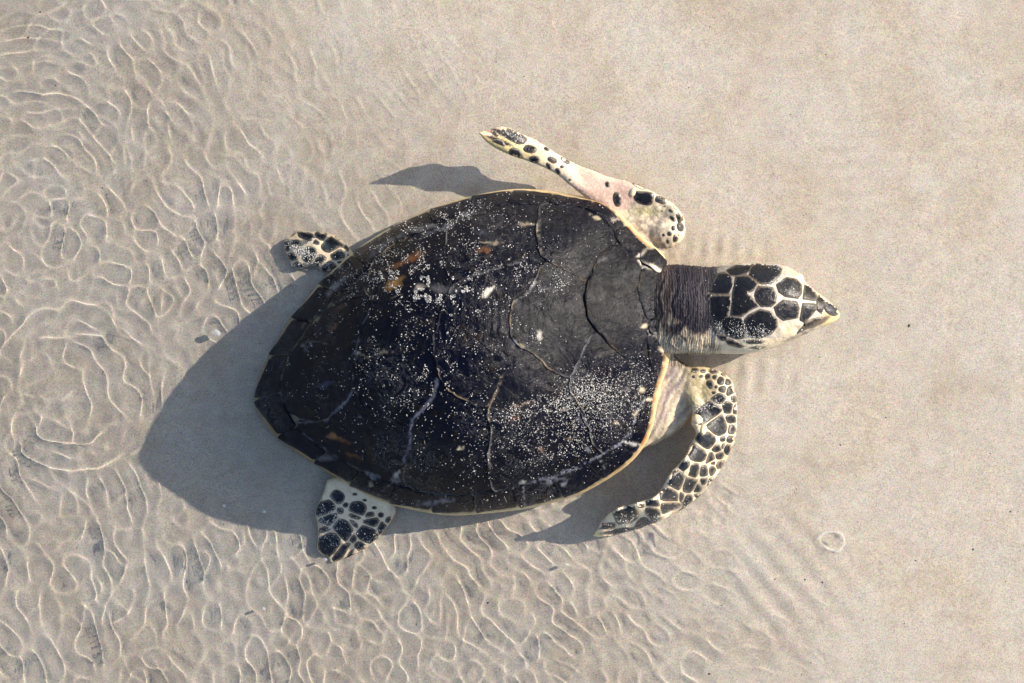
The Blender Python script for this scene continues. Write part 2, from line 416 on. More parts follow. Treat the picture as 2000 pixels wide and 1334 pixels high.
root = bpy.data.objects.new('sea_turtle', None); SC.collection.objects.link(root)
root.location = W(925, 672, -18); root.empty_display_size = 0.05
tag(root, 'dark hawksbill sea turtle with cream edged flippers crawling over wet sand in shallow clear water', 'sea turtle')
bpy.context.view_layer.update()
ROOTINV = root.matrix_world.inverted()
def child(o, parent=root):
    o.parent = parent
    if parent is root: o.matrix_parent_inverse = ROOTINV
    else: o.matrix_parent_inverse = parent.matrix_world.inverted()
    return o

# shell base: the pale body of the shell whose rim shows round the scutes
def make_shell():
    V, F, b = fill(resample(OUT, 9), 9)
    x, y = V[:, 0], V[:, 1]; d = dist(OUT, x, y)
    top = shell_h(x, y) - 3 + 2 * np.clip(1 - (d / 10) ** 2, 0, 1) * 0
    n = len(V); bs = set(b)
    bot = shell_h(x, y) - 11 - np.clip(d, 0, 30) * 0.3
    co = [W(*p) for p in zip(x, y, top)] + [W(*p) for p in zip(x, y, bot)]
    fs = [f for f in F] + [[i + n for i in f[::-1]] for f in F]
    fs = [list(f) for f in fs]
    m = len(b)
    for i in range(m):
        a, c = b[i], b[(i + 1) % m]; fs.append([a, c, c + n]); fs.append([a, c + n, a + n])
    me = bpy.data.meshes.new('carapace'); me.from_pydata(co, [], fs); me.update()
    bm = bmesh.new(); bm.from_mesh(me); bmesh.ops.recalc_face_normals(bm, faces=bm.faces); bm.to_mesh(me); bm.free()
    me.polygons.foreach_set('use_smooth', np.ones(len(me.polygons), bool))
    cream = np.array([0.62, 0.46, 0.23]); amb = np.array([0.33, 0.14, 0.045]); dk = np.array([0.012, 0.011, 0.012])
    u, v = shell_uv(x, y)
    wx = 2.6 + 2.4 * sstep(-60, 60, v) + 9 * sstep(120, 420, u) + 3 * (vnoise(x, y, 40, 7) - 0.5)
    t = sstep(0, 1, d / wx)[:, None]
    rearf = sstep(-100, -350, u)[:, None]
    edge = cream * (1 - 0.55 * rearf) + amb * 0.35 * rearf
    c = np.where(t < 0.6, edge + (amb - edge) * (t / 0.6) ** 3, amb + (dk - amb) * (t - 0.6) / 0.4)
    c = np.vstack([c, np.tile(cream * 0.8, (n, 1))])
    set_paint(me, np.hstack([c, np.ones((2 * n, 1))]))
    o = link('carapace', me, M_SHELL); child(o); return o
carapace = make_shell()

# paint spots on the shell: worn, pale and amber flecks, bluish painted sky glints (x, y, rx, ry, angle, colour, strength)
CREAM, AMBER, GREY, WHITE = (0.60, 0.50, 0.34), (0.34, 0.13, 0.035), (0.13, 0.13, 0.15), (0.62, 0.58, 0.50)
SPOTS = [(795,508,36,7,-24,AMBER,1),(772,552,18,10,-38,(0.45,0.24,0.07),1),(762,560,8,12,20,AMBER,.9),(955,566,13,6,-35,WHITE,1),(948,574,10,5,-40,CREAM,.9),(945,490,20,5,-5,AMBER,.6),(955,474,22,3,2,CREAM,.35),(1035,438,16,2,0,CREAM,.35),(900,878,6,5,0,CREAM,1),(1053,658,9,6,60,WHITE,.6),(1162,425,11,4,30,CREAM,.6),(1254,637,7,4,-30,CREAM,.9),(1005,668,6,6,0,GREY,.9),(1262,850,5,10,30,CREAM,.0),(1254,763,8,7,20,CREAM,.9),(1240,806,4,7,0,CREAM,.7),(1207,826,6,4,0,CREAM,.5),(1147,877,9,5,35,GREY,.9),(1054,878,6,5,0,(.5,.3,.2),.8),(1110,860,9,3,20,(.4,.3,.18),.8),(1022,943,6,4,10,WHITE,.7),(668,858,20,5,20,AMBER,.7),(650,852,12,6,10,(.4,.22,.1),.7),(690,889,22,3,22,AMBER,.6),(730,930,14,6,25,GREY,.9),(724,944,8,5,0,CREAM,.4),(777,927,7,5,50,WHITE,.55),(775,938,14,3,10,GREY,.8),(610,672,5,9,-20,GREY,.8),(600,682,12,3,30,GREY,.5),(692,690,8,4,-30,GREY,.9),(690,668,13,3,-20,GREY,.4),(655,560,10,5,-35,GREY,.9),(668,524,9,5,-45,GREY,.6),(740,487,30,6,-32,GREY,.5),(1100,800,12,3,-15,(.35,.3,.25),.5),(1020,788,36,2.5,-20,(.35,.25,.18),.7),(1005,817,9,3,-15,AMBER,.6),(860,448,40,4,-22,GREY,.6),(912,418,14,4,-20,GREY,.7),(842,983,26,5,3,GREY,.9),(870,978,20,6,-10,GREY,.8),(1080,940,32,4,-8,GREY,.9),(1105,946,5,8,20,(.3,.3,.32),.8),(940,455,16,5,5,(.06,.07,.085),.7),(1065,560,10,3,20,GREY,.5),(700,812,5,5,0,(.08,.12,.14),.8),(640,750,16,6,-20,(.05,.055,.09),.6),(1137,820,10,14,-25,(.07,.07,.09),.6),(588,470,1,1,0,GREY,0),(648,640,10,4,-35,(.3,.12,.05),.6),(664,600,14,4,-40,(.25,.1,.04),.5),(1175,510,9,3,-40,GREY,.3),(820,560,7,6,0,(.5,.42,.34),.6),(870,565,30,8,10,(.16,.15,.15),.35)]
LINES = [  # pale worn seams
    ([(855,741),(846,775),(832,793),(807,819),(801,840),(800,870),(790,903)], 2.6, (0.20,0.19,0.22), .75),
    ([(688,765),(675,785),(660,800),(637,822)], 2.2, (0.15,0.15,0.19), .7),
    ([(961,833),(958,870),(957,925)], 1.6, (0.22,0.18,0.15), .6),
    ([(1146,663),(1131,714),(1109,744)], 1.6, (0.14,0.14,0.15), .6),
    ([(1010,671),(1042,687),(1063,714)], 1.7, (0.30,0.25,0.15), .7),
    ([(1003,591),(1030,570),(1050,545)], 1.4, (0.2,0.2,0.2), .7),
    ([(1053,430),(1052,460),(1057,492)], 1.5, (0.18,0.17,0.12), .7),
    ([(980,735),(969,768),(954,800),(953,820)], 1.6, (0.35,0.28,0.18), .7),
    ([(1209,871),(1230,845),(1248,800),(1255,782)], 1.5, (0.25,0.25,0.3), .6),
    ([(1131,913),(1169,889),(1215,862)], 1.5, (0.2,0.2,0.27), .6),
    ([(1023,946),(1080,930),(1131,913)], 1.5, (0.2,0.2,0.25), .6),
    ([(1023,945),(1022,985)], 1.5, (0.3,0.28,0.25), .7), ([(1169,889),(1180,915)], 1.5, (0.3,0.3,0.3), .7),
    ([(1215,862),(1250,870)], 2, (0.4,0.38,0.35), .8), ([(1262,780),(1290,778)], 3.2, (0.6,0.52,0.4), .95),
    ([(1196,430),(1225,428),(1236,440)], 2.6, (0.6,0.52,0.42), .95),
    ([(1248,502),(1262,484),(1280,483)], 2.6, (0.55,0.48,0.38), .9), ([(1250,512),(1272,520),(1300,540)], 3.6, (0.6,0.53,0.42), .95),
    ([(1308,612),(1300,640),(1284,656),(1270,645)], 2.6, (0.5,0.46,0.4), .85), ([(1290,680),(1303,700),(1308,720)], 4, (0.5,0.4,0.3), .8),
    ([(777,932),(735,972)], 1.4, (0.15,0.14,0.13), .6), ([(700,690),(720,700),(750,685),(775,687)], 1.8, (0.25,0.2,0.13), .55),
    ([(590,640),(640,600),(690,572)], 1.5, (0.1,0.1,0.09), .6), ([(545,720),(560,690),(600,668),(640,672)], 1.4, (0.12,0.12,0.12), .5),
    ([(900,550),(950,530),(1020,512)], 1.4, (0.12,0.12,0.12), .5), ([(640,575),(652,560),(672,545)], 4, (0.16,0.15,0.15), .5),
    ([(760,470),(800,450),(850,440)], 4, (0.14,0.135,0.13), .5), ([(625,895),(655,893)], 5, (0.14,0.13,0.13), .5),
]
def shell_paint(x, y):
    col = np.zeros((len(x), 4))
    def over(c, a):
        a = a[:, None]; k = col[:, 3:4] * (1 - a)
        col[:, :3] = np.where(a + k > 1e-6, (np.array(c) * a + col[:, :3] * k) / np.maximum(a + k, 1e-6), 0); col[:, 3:4] = a + k
    w = 1 + 1.2 * (vnoise(x, y, 7, 12) - 0.5); wx = x + 12 * (vnoise(x, y, 13, 13) - 0.5); wy = y + 9 * (vnoise(x, y, 9, 14) - 0.5)
    for sx, sy, rx, ry, an, c, st in SPOTS:
        ca, sa = math.cos(R(an)), math.sin(R(an)); dx, dy = wx - sx, wy - sy
        q = ((dx * ca + dy * sa) / rx) ** 2 + ((-dx * sa + dy * ca) / ry) ** 2
        over(c, (0.38 if c[0] > 2.2 * c[2] else 0.8) * st * np.clip(1.25 - q * w, 0, 1))
    wx = x + 4 * (vnoise(x, y, 22, 15) - 0.5); wy = y + 4 * (vnoise(x, y, 22, 16) - 0.5)
    for pts, wd, c, st in LINES:
        d = np.full(len(x), 1e9)
        for (ax, ay), (bx, by) in zip(pts, pts[1:]):
            vx, vy = bx - ax, by - ay; t = np.clip(((wx - ax) * vx + (wy - ay) * vy) / (vx * vx + vy * vy), 0, 1)
            d = np.minimum(d, np.hypot(wx - ax - t * vx, wy - ay - t * vy))
        over(c, st * np.clip(1.3 - (d / wd) ** 2 * 0.6, 0, 1) * (0.4 + 0.6 * sstep(0.3, 0.6, vnoise(x, y, 16, 17))))
    return col
def dryness(x, y):
    a = np.exp(-(((x - 1180) / 130) ** 2 + ((y - 560) / 120) ** 2) ** 1.5)
    b = 0.8 * np.exp(-(((x - 1080) / 120) ** 2 + ((y - 640) / 90) ** 2) ** 1.5)
    c = 0.5 * np.exp(-(((x - 1000) / 160) ** 2 + ((y - 430) / 60) ** 2) ** 1.5)
    e = 0.45 * np.exp(-(((x - 1040) / 90) ** 2 + ((y - 760) / 70) ** 2) ** 1.5)
    return np.clip(np.maximum.reduce([a, b, c, e]) * (0.6 + 0.8 * vnoise(x, y, 40, 8)), 0, 1)

SURFS = []     # evaluated geometry for the sand grains
def plate_mesh(name, V, F, b, top, low):
    """closed-sided plate: top surface points, border dropped to low"""
    n = len(V); m = len(b)
    co = list(top) + [low[i] for i in range(m)]
    fs = [list(f) for f in F]
    for i in range(m):
        j = (i + 1) % m; fs.append([b[i], b[j], n + j]); fs.append([b[i], n + j, n + i])
    me = bpy.data.meshes.new(name); me.from_pydata([tuple(c) for c in co], [], fs); me.update()
    me.polygons.foreach_set('use_smooth', np.ones(len(me.polygons), bool))
    return me

def scute(poly, base=0.0, tilt=4.5, step=5.0, label=None, wob=3.4, over=2.2, edge=0.8):
    p = resample(chaikin(poly, 1), 4.5)
    p = p + np.stack([vnoise(p[:, 0], p[:, 1], 13, 21) - 0.5, vnoise(p[:, 0], p[:, 1], 13, 22) - 0.5], 1) * 2 * wob
    tg = np.roll(p, -1, 0) - np.roll(p, 1, 0); nrm = np.stack([tg[:, 1], -tg[:, 0]], 1) / (np.hypot(*tg.T)[:, None] + 1e-6)
    if (nrm * (p - p.mean(0))).sum() < 0: nrm = -nrm
    p = p + nrm * over
    V, F, b = fill(p, step)
    x, y = V[:, 0], V[:, 1]; d = dist(p, x, y); u, v = shell_uv(x, y)
    t = (u.max() - u) / (u.max() - u.min() + 1e-6)
    off = base + tilt * t ** 1.4 - 0.7 * np.clip(1 - d / 2.5, 0, 1) ** 2
    ring = 0.22 * np.sin(d / 3.1 + 2.5 * vnoise(x, y, 30, 23)) * np.clip(d / 8, 0, 1)
    off = off + ring + 2.0 * (vnoise(x, y, 17, 24) - 0.5) + 0.9 * (vnoise(x, y, 8, 25) - 0.5)
    cx, cy = p.mean(0); off = off + 2.5 * np.exp(-(((x - cx) ** 2 + (y - cy) ** 2) / (0.25 * len(p) * 4.5 / 3.1) ** 2))
    h = shell_h(x, y) + off
    top = [W(*q) for q in zip(x, y, h)]
    low = [W(x[i], y[i], h[i] - 5.5 - base) for i in b]
    me = plate_mesh('scute', V, F, b, top, low)
    pc = shell_paint(x, y); dr = dryness(x, y)
    ed = (np.clip(1.35 - d / 2.6, 0, 1) * sstep(0.35, 0.7, t) * sstep(0.3, 0.65, vnoise(x, y, 18, 26)) * edge)[:, None] * (1 - pc[:, 3:4])
    ec = np.where(vnoise(x, y, 60, 27)[:, None] > 0.5, np.array([[0.16, 0.12, 0.075]]), np.array([[0.12, 0.12, 0.125]]))
    pc[:, :3] = (pc[:, :3] * pc[:, 3:4] + ec * ed) / np.maximum(pc[:, 3:4] + ed, 1e-6); pc[:, 3:4] = pc[:, 3:4] + ed
    pc = np.vstack([pc, np.tile([0.004, 0.004, 0.005, 1.0], (len(b), 1))]); set_paint(me, pc)
    set_f(me, 'dry', np.r_[dr, dr[b]])
    o = link('scute', me, M_SCUTE); child(o, carapace)
    if label: o['label'] = label
    return o

INN = np.array([(1250,512),(1228,495),(1206,470),(1190,440),(1165,414),(1120,403),(1060,400),(1000,398),(940,407),(870,428),(800,462),(740,500),(695,543),(648,590),(602,640),(572,690),(556,740),(552,785),(575,828),(620,870),(680,905),(740,935),(800,955),(870,966),(950,962),(1023,946),(1080,930),(1131,913),(1172,888),(1220,862),(1247,820),(1262,781),(1270,735),(1268,695),(1262,655)], float)
V1 = [(1166,505),(1204,472),(1250,505),(1252,540),(1246,575),(1258,605),(1268,625),(1266,650),(1252,692),(1240,707),(1215,692),(1190,670),(1165,642),(1150,612),(1143,592),(1142,578),(1152,555),(1163,525)]
V2 = [(1066,503),(1050,545),(1030,570),(1010,580),(1002,591),(995,625),(999,655),(1010,671),(1042,687),(1063,714),(1093,728),(1113,742),(1150,705),(1180,655),(1160,600),(1160,550),(1123,533)]
V3 = [(895,545),(868,590),(850,640),(848,690),(858,735),(880,765),(955,803),(985,745),(1030,685),(1020,640),(1020,590),(1055,545),(1068,508),(980,518)]
V4 = [(739,580),(712,620),(698,680),(690,740),(688,765),(720,800),(800,838),(850,790),(895,770),(875,735),(868,690),(872,640),(890,590),(910,545),(820,560)]
V5 = [(745,580),(690,568),(640,600),(592,650),(562,700),(550,750),(551,785),(578,815),(637,826),(710,775),(712,730),(718,680),(730,620)]
C1L = [(1053,421),(1051,455),(1053,491),(1069,505),(1123,537),(1150,551),(1170,507),(1210,472),(1192,440),(1165,412),(1120,401),(1056,398)]
C2L = [(1068,398),(1000,396),(940,406),(882,424),(870,465),(866,510),(885,553),(980,521),(1075,510),(1066,490),(1066,421)]
C3L = [(900,418),(800,460),(740,499),(720,530),(710,570),(735,594),(820,563),(905,553),(885,515),(888,465)]
C4L = [(758,492),(697,540),(648,590),(602,640),(640,606),(690,575),(750,588),(728,565),(740,530)]
C1R = [(1170,645),(1146,663),(1131,714),(1109,744),(1122,775),(1140,802),(1168,890),(1220,863),(1247,820),(1263,781),(1272,735),(1269,690),(1264,652),(1245,690),(1200,670)]
C2R = [(1010,676),(980,735),(969,768),(954,800),(960,833),(955,880),(957,925),(960,963),(1023,948),(1080,932),(1131,915),(1180,887),(1158,800),(1136,772),(1122,742),(1080,728),(1045,695)]
C3R = [(960,798),(880,766),(845,788),(806,822),(800,870),(793,905),(788,952),(870,968),(972,963),(968,925),(966,880),(973,833)]
C4R = [(806,833),(720,802),(690,766),(667,795),(637,822),(600,827),(573,826),(620,872),(680,906),(740,937),(800,956),(808,905),(814,870),(818,835)]
for poly, b_, t_ in ((V5,0.4,3.0),(C4L,0,3.0),(C4R,0,3.5),(V4,0.5,4.0),(C3L,0,4.0),(C3R,0,4.2),(V3,0.6,4.6),(C2L,0.1,4.5),(C2R,0.1,5.0),(V2,0.8,5.5),(C1L,0.3,5.5),(C1R,0.2,5.5),(V1,1.2,6.0)):
    scute(poly, b_, t_)
# front plates round the neck
scute([(1250,499),(1258,487),(1271,484),(1290,494),(1299,513),(1297,534),(1271,521),(1255,513)], 1.5, 1.5)
scute([(1255,523),(1271,527),(1293,545),(1296,577),(1291,599),(1268,623),(1258,601),(1248,577),(1251,540)], 2.5, 1.5)
scute([(1296,592),(1307,610),(1300,637),(1282,656),(1270,642),(1271,625)], 1.0, 1.5)
# marginal plates: between the rim and the inner line
def along(P, closed=False):
    d = np.r_[0, np.cumsum(np.hypot(*np.diff(P, axis=0).T))]; return d / d[-1]
tin = along(INN)
def inn(t): return np.array([np.interp(t, tin, INN[:, 0]), np.interp(t, tin, INN[:, 1])])
def rimpt(p, pull):
    d = p - CC; th = math.atan2(d[1], d[0]); r = np.interp(th, _tt, _rr) - pull
    return CC + np.array([math.cos(th), math.sin(th)]) * r
NM = 25
edges_t = [i / NM for i in range(NM + 1)]
for i in range(NM):
    a, c = edges_t[i], edges_t[i + 1]
    ts = np.linspace(a, c, 7); inner = [inn(t) for t in ts]
    rear = max(0, 1 - abs((a + c) / 2 - 0.49) / 0.42)
    outer = []
    left = (a + c) / 2 < 0.49
    for k, t in enumerate(ts):
        f = k / 6 if left else 1 - k / 6           # towards the tail
        front = max(0, 1 - min(a, 1 - c) / 0.14)
        outer.append(rimpt(inn(t), (6.0 if t > 0.49 else 3.2) + 7 * front - 6.0 * rear * f ** 3 - 2.0 * f ** 3))
    poly = np.array(inner + outer[::-1])
    cen = poly.mean(0); poly = cen + (poly - cen) * 0.995
    scute(poly, -0.3, 2.2 + 1.5 * rear, 5.0, wob=1.0, over=0.2, edge=0.4)

# ------------------------------------------------------------------ body: one continuous skin
def solid(poly, ftop, fbot, step=5.0):
    p = resample(np.asarray(poly, float), step)
    V, F, b = fill(p, step); x, y = V[:, 0], V[:, 1]; d = dist(p, x, y)
    d[b] = 0
    T, B = ftop(x, y, d), fbot(x, y, d); n = len(V); bs = set(b)
    mid = (T + B) / 2
    for i in b: T[i] = mid[i]
    co = [W(*q) for q in zip(x, y, T)]; idx = list(range(n)); k = n
    for i in range(n):
        if i not in bs: co.append(W(x[i], y[i], B[i])); idx[i] = k; k += 1
    return co, [list(f) for f in F] + [[idx[i] for i in f[::-1]] for f in F]

def idw(ctrl, pw=2.4):
    C = np.array(ctrl, float)
    def f(x, y):
        w = 1.0 / (np.hypot(x[:, None] - C[:, 0], y[:, None] - C[:, 1]) + 6) ** pw
        return (w * C[:, 2]).sum(1) / w.sum(1)
    return f

def blade(poly, ctrl, T, wd, step=4.5, sm=1):
    P = chaikin(poly, sm); hm = idw(ctrl)
    prof = lambda d: np.sqrt(np.clip(1 - (1 - np.clip(d / wd, 0, 1)) ** 2, 0, 1))
    return solid(P, lambda x, y, d: hm(x, y) + T * prof(d), lambda x, y, d: hm(x, y) - T * 0.9 * prof(d), step)

def loft(st, seg=36):
    st = np.array(st, float); co = []; fs = []
    # smooth interpolation
    t = np.arange(len(st)); tt = np.linspace(0, len(st) - 1, (len(st) - 1) * 4 + 1)
    s2 = np.stack([np.interp(tt, t, st[:, k]) for k in range(st.shape[1])], 1)
    for _ in range(3): s2[1:-1] = (s2[:-2] + 2 * s2[1:-1] + s2[2:]) / 4
    for (x, y, h, hw, hh) in s2:
        h = h - 24 * min(1, max(0, (x - 1260) / 120))
        for k in range(seg):
            a = 2 * math.pi * k / seg; c, s = math.cos(a), math.sin(a)
            e = 1.0
            co.append(W(x + 0.03 * hw * c, y + hw * math.copysign(abs(c) ** e, c), h + hh * math.copysign(abs(s) ** e, s)))
    n = len(s2)
    for i in range(n - 1):
        for k in range(seg):
            a, b_ = i * seg + k, i * seg + (k + 1) % seg; fs.append([a, b_, b_ + seg, a + seg])
    fs.append(list(range(seg))[::-1]); fs.append([(n - 1) * seg + k for k in range(seg)])
    return co, fs

def ball(cx, cy, h, rx, ry, rz, seg=16):
    co, fs = [], []
    for i in range(1, seg // 2):
        ph = math.pi * i / (seg // 2)
        for k in range(seg):
            a = 2 * math.pi * k / seg
            co.append(W(cx + rx * math.sin(ph) * math.cos(a), cy + ry * math.sin(ph) * math.sin(a), h + rz * math.cos(ph)))
    r = seg // 2 - 1
    for i in range(r - 1):
        for k in range(seg):
            a, b_ = i * seg + k, i * seg + (k + 1) % seg; fs.append([a, b_, b_ + seg, a + seg])
    co.append(W(cx, cy, h + rz)); co.append(W(cx, cy, h - rz))
    for k in range(seg):
        fs.append([len(co) - 2, (k + 1) % seg, k]); fs.append([len(co) - 1, (r - 1) * seg + k, (r - 1) * seg + (k + 1) % seg])
    return co, fs

FLR = [(931,257),(948,255),(966,249),(979,245),(1001,250),(1016,259),(1025,262),(1044,271),(1068,285),(1092,302),(1128,321),(1164,334),(1190,345),(1236,354),(1274,372),(1308,390),(1330,410),(1339,431),(1338,450),(1327,472),(1296,489),(1255,490),(1215,470),(1195,440),(1180,415),(1164,400),(1140,385),(1116,366),(1092,345),(1068,331),(1032,316),(991,303),(960,287),(942,272)]
FLRC = [(931,257,110),(980,246,86),(975,295,78),(1001,250,72),(1044,272,56),(1040,316,66),(1128,322,42),(1110,355,60),(1190,345,50),(1180,400,54),(1236,356,58),(1274,374,60),(1235,420,48),(1320,400,55),(1338,445,32),(1300,485,20),(1290,430,44),(1240,470,36)]
FLL = [(1335,735),(1345,718),(1361,714),(1385,716),(1415,728),(1433,746),(1440,776),(1442,809),(1440,842),(1433,872),(1415,908),(1391,944),(1364,974),(1334,996),(1295,1017),(1250,1034),(1205,1046),(1175,1050),(1148,1049),(1158,1042),(1164,1034),(1167,1028),(1172,1020),(1185,1004),(1205,990),(1241,981),(1274,972),(1285,962),(1292,953),(1304,929),(1318,912),(1334,897),(1349,866),(1357,852),(1361,846),(1347,828),(1352,812),(1350,790),(1335,775)]
FLLC = [(1345,735,48),(1400,725,34),(1435,770,24),(1352,790,54),(1395,790,44),(1442,830,10),(1362,848,72),(1415,908,-4),(1334,897,90),(1304,929,98),(1364,974,-10),(1334,996,-12),(1274,972,100),(1250,1034,-14),(1205,990,96),(1241,981,104),(1205,1046,-15),(1172,1020,44),(1148,1049,-12)]
RLR = [(640,930),(632,955),(622,980),(613,1000),(618,1020),(622,1042),(617,1062),(619,1078),(632,1087),(643,1090),(640,1096),(646,1103),(665,1095),(700,1082),(735,1058),(757,1032),(770,1012),(778,994),(760,960),(700,930)]
RLRC = [(640,935,-6),(615,1000,-9),(620,1075,-13),(648,1100,-19),(700,1080,-15),(770,1000,-10),(740,950,-2),(690,1010,-5)]
RUL = [(552,468),(560,463),(572,461),(577,450),(595,451),(620,450),(645,455),(665,464),(678,478),(690,490),(700,510),(690,530),(660,524),(638,535),(625,529),(612,518),(595,525),(570,527),(562,502),(553,485)]
RULC = [(552,470,-9),(570,525,-12),(577,450,-19),(645,455,-15),(690,500,-5),(640,530,-10),(620,490,-2)]
parts = []
parts.append(solid(resample(CC + (OUT - CC) * 0.965, 9), lambda x, y, d: shell_h(x, y) - 9 - 0 * d, lambda x, y, d: np.maximum(-14 + 14 * np.clip(1 - d / 70, 0, 1), -14) + 0 * x, 9))
parts.append(loft([(1225,615,50,50,26),(1270,607,66,86,42),(1310,603,78,88,52),(1350,606,82,89,60),(1385,607,84,86,60),(1410,605,86,86,61),(1450,603,90,89,62),(1490,600,90,86,60),(1520,596,88,80,56),(1545,594,86,73,50),(1562,598,84,61,45),(1578,602,82,48,39),(1592,605,80,38,33),(1608,608,78,29,27),(1622,611,75,21,22),(1633,614,71,13,16),(1640,616,66,4,9)]))
parts.append(ball(1543, 546, 67, 28, 18, 24)); parts.append(ball(1543, 633, 65, 38, 30, 27))
parts.append(blade(FLR, FLRC, 9, 20)); parts.append(blade(FLL, FLLC, 10, 20))
parts.append(ball(1300, 450, 34, 40, 36, 26)); parts.append(ball(1392, 770, 34, 44, 46, 26))
parts.append(blade(RLR, RLRC, 7, 16)); parts.append(blade(RUL, RULC, 8, 18))
# shoulders: skin stretched from shell to arm
parts.append(solid(chaikin([(1230,640),(1300,672),(1335,712),(1375,725),(1385,770),(1352,812),(1330,838),(1300,858),(1262,877),(1215,880),(1180,800)], 1),
    lambda x, y, d: idw([(1270,700,52),(1310,700,60),(1262,877,28),(1350,740,58),(1340,820,34),(1300,780,50),(1230,800,50)])(x, y) + 0 * d,
    lambda x, y, d: -6 + 20 * np.clip(1 - d / 30, 0, 1)))
parts.append(solid(chaikin([(1160,400),(1200,402),(1240,408),(1290,420),(1325,440),(1320,475),(1295,491),(1300,520),(1270,560),(1200,520),(1150,450)], 1),
    lambda x, y, d: idw([(1200,405,46),(1240,430,50),(1300,440,52),(1290,485,40),(1260,500,56),(1180,450,50)])(x, y) + 0 * d,
    lambda x, y, d: -6 + 20 * np.clip(1 - d / 30, 0, 1)))
allc, allf = [], []
for co, fs in parts:
    o_ = len(allc); allc += co; allf += [[i + o_ for i in f] for f in fs]
me = bpy.data.meshes.new('body_src'); me.from_pydata(allc, [], allf); me.update()
bm = bmesh.new(); bm.from_mesh(me); bmesh.ops.recalc_face_normals(bm, faces=bm.faces); bm.to_mesh(me); bm.free()
tmp = bpy.data.objects.new('body_src', me); SC.collection.objects.link(tmp)
md = tmp.modifiers.new('r', 'REMESH'); md.mode = 'VOXEL'; md.voxel_size = 0.0017 * K; md.use_smooth_shade = True
ms = tmp.modifiers.new('s', 'SMOOTH'); ms.factor = 0.5; ms.iterations = 4
dg = bpy.context.evaluated_depsgraph_get(); bme = bpy.data.meshes.new_from_object(tmp.evaluated_get(dg)); bpy.data.objects.remove(tmp)
bme.name = 'body'
def to_view(co):
    h = co[:, 2] / S; k = 1 - h / HC
    return 1000 + co[:, 0] / (S * k), 667 - co[:, 1] / (S * k), h
n = len(bme.vertices); co = np.empty(n * 3, np.float32); bme.vertices.foreach_get('co', co); co = co.reshape(-1, 3).astype(float)
nr = np.empty(n * 3, np.float32); bme.vertices.foreach_get('normal', nr); nr = nr.reshape(-1, 3)
bx, by, bh = to_view(co)
# folds of the neck and stretched shoulder skin
neck = sstep(1418, 1386, bx + 22 * (vnoise(bx, by, 22, 31) - .5)) * sstep(1225, 1240, bx) * (np.abs(by - 605) < 110)
xx = bx + 10 * (vnoise(by, bx, 45, 32) - 0.5) + 0.10 * (by - 605) + 14 * (vnoise(by, bx, 18, 33) - .5) - 0.0012 * (by - 600) ** 2
fold = neck * (np.sin(xx * 2 * math.pi / 12.5) * 0.55 + 0.5 * np.sin(xx * 2 * math.pi / 8.1) - 0.6)
sh1 = ((bx > 1250) & (bx < 1360) & (by > 705) & (by < 885)) * sstep(1360, 1340, bx)
q = (bx - 1262) * 0.80 + (by - 877) * 0.60     # across the stretched folds (they run from armpit to neck)
q2 = (bx * 0.87 + by * 0.49)
fold += sh1 * 0.7 * np.sin(q2 * 2 * math.pi / 15 + 9 * vnoise(bx, by, 40, 34)) * (bh > 5)
sh2 = ((bx > 1225) & (bx < 1320) & (by > 400) & (by < 495))
fold += sh2 * 1.6 * (vnoise(bx, by, 9, 35) - 0.5)
lid = np.exp(-((bx - 1552) / 30) ** 2 - ((by - 538) / 22) ** 2) + np.exp(-((bx - 1543) / 34) ** 2 - ((by - 645) / 20) ** 2)
gen = 1.0 * (vnoise(bx, by, 12, 36) - 0.5) + lid * 5.0 * (vnoise(bx, by, 11, 48) - 0.5)
co2 = co + nr * ((fold + gen) * S)[:, None]
bme.vertices.foreach_set('co', co2.astype(np.float32).ravel()); bme.update()
# pigment
cream = np.array([0.58, 0.47, 0.30]); col = np.tile(cream, (n, 1)); rough = np.full(n, 0.25)
def lay(c, a):
    global col
    a = np.clip(a, 0, 1)[:, None]; col = col * (1 - a) + np.array(c) * a
nz = vnoise(bx, by, 16, 41); nz2 = vnoise(bx, by, 50, 42)
lay((0.62, 0.52, 0.40), 0.5 * nz2)
nk = neck * sstep(690, 628, by + 46 * (nz - .5) + 26 * (vnoise(bx, by, 7, 49) - .5) - 0.12 * (bx - 1330))
lay((0.020, 0.017, 0.024), nk); lay((0.09, 0.078, 0.085), nk * sstep(0.2, 1.2, fold + 0.6) * 0.35)
lay((0.40, 0.30, 0.20), neck * sstep(1322, 1300, bx) * 0.15)
lay((0.40, 0.34, 0.24), neck * (1 - nk) * 0.45)
lay((0.55, 0.36, 0.27), sstep(1110, 1150, bx) * sstep(1250, 1232, bx) * (by < 410) * 0.9)      # pink inner arm
lay((0.62, 0.44, 0.34), sstep(1060, 1130, bx) * sstep(1260, 1232, bx) * (by < 372) * 0.6)
lay((0.52, 0.40, 0.13), sstep(1100, 1000, bx) * (by < 330) * 0.65 * sstep(-12, 8, by - 250 - 0.42 * (bx - 940)))
lay((0.62, 0.30, 0.24), np.exp(-((bx - 965) / 22) ** 2 - ((by - 258) / 9) ** 2) * 0.7)
lay((0.60, 0.36, 0.32), np.exp(-((bx - 1168) / 16) ** 2 - ((by - 1026) / 14) ** 2) * 0.7)
lay((0.70, 0.55, 0.20), np.exp(-((bx - 1160) / 16) ** 2 - ((by - 1046) / 8) ** 2) * 0.8)
a1 = ((bx > 1225) & (by > 395) & (by < 500) & (bx < 1345))
lay((0.30, 0.25, 0.20), a1 * (0.75 * sstep(0.35, 0.65, vnoise(bx, by, 7, 43))) * sstep(1330, 1300, bx)); lay((0.38, 0.34, 0.14), a1 * np.exp(-((bx - 1262) / 30) ** 2 - ((by - 412) / 10) ** 2) * .7)
a2 = (bx > 1290) & (bx < 1400) & (by > 690) & (by < 840)
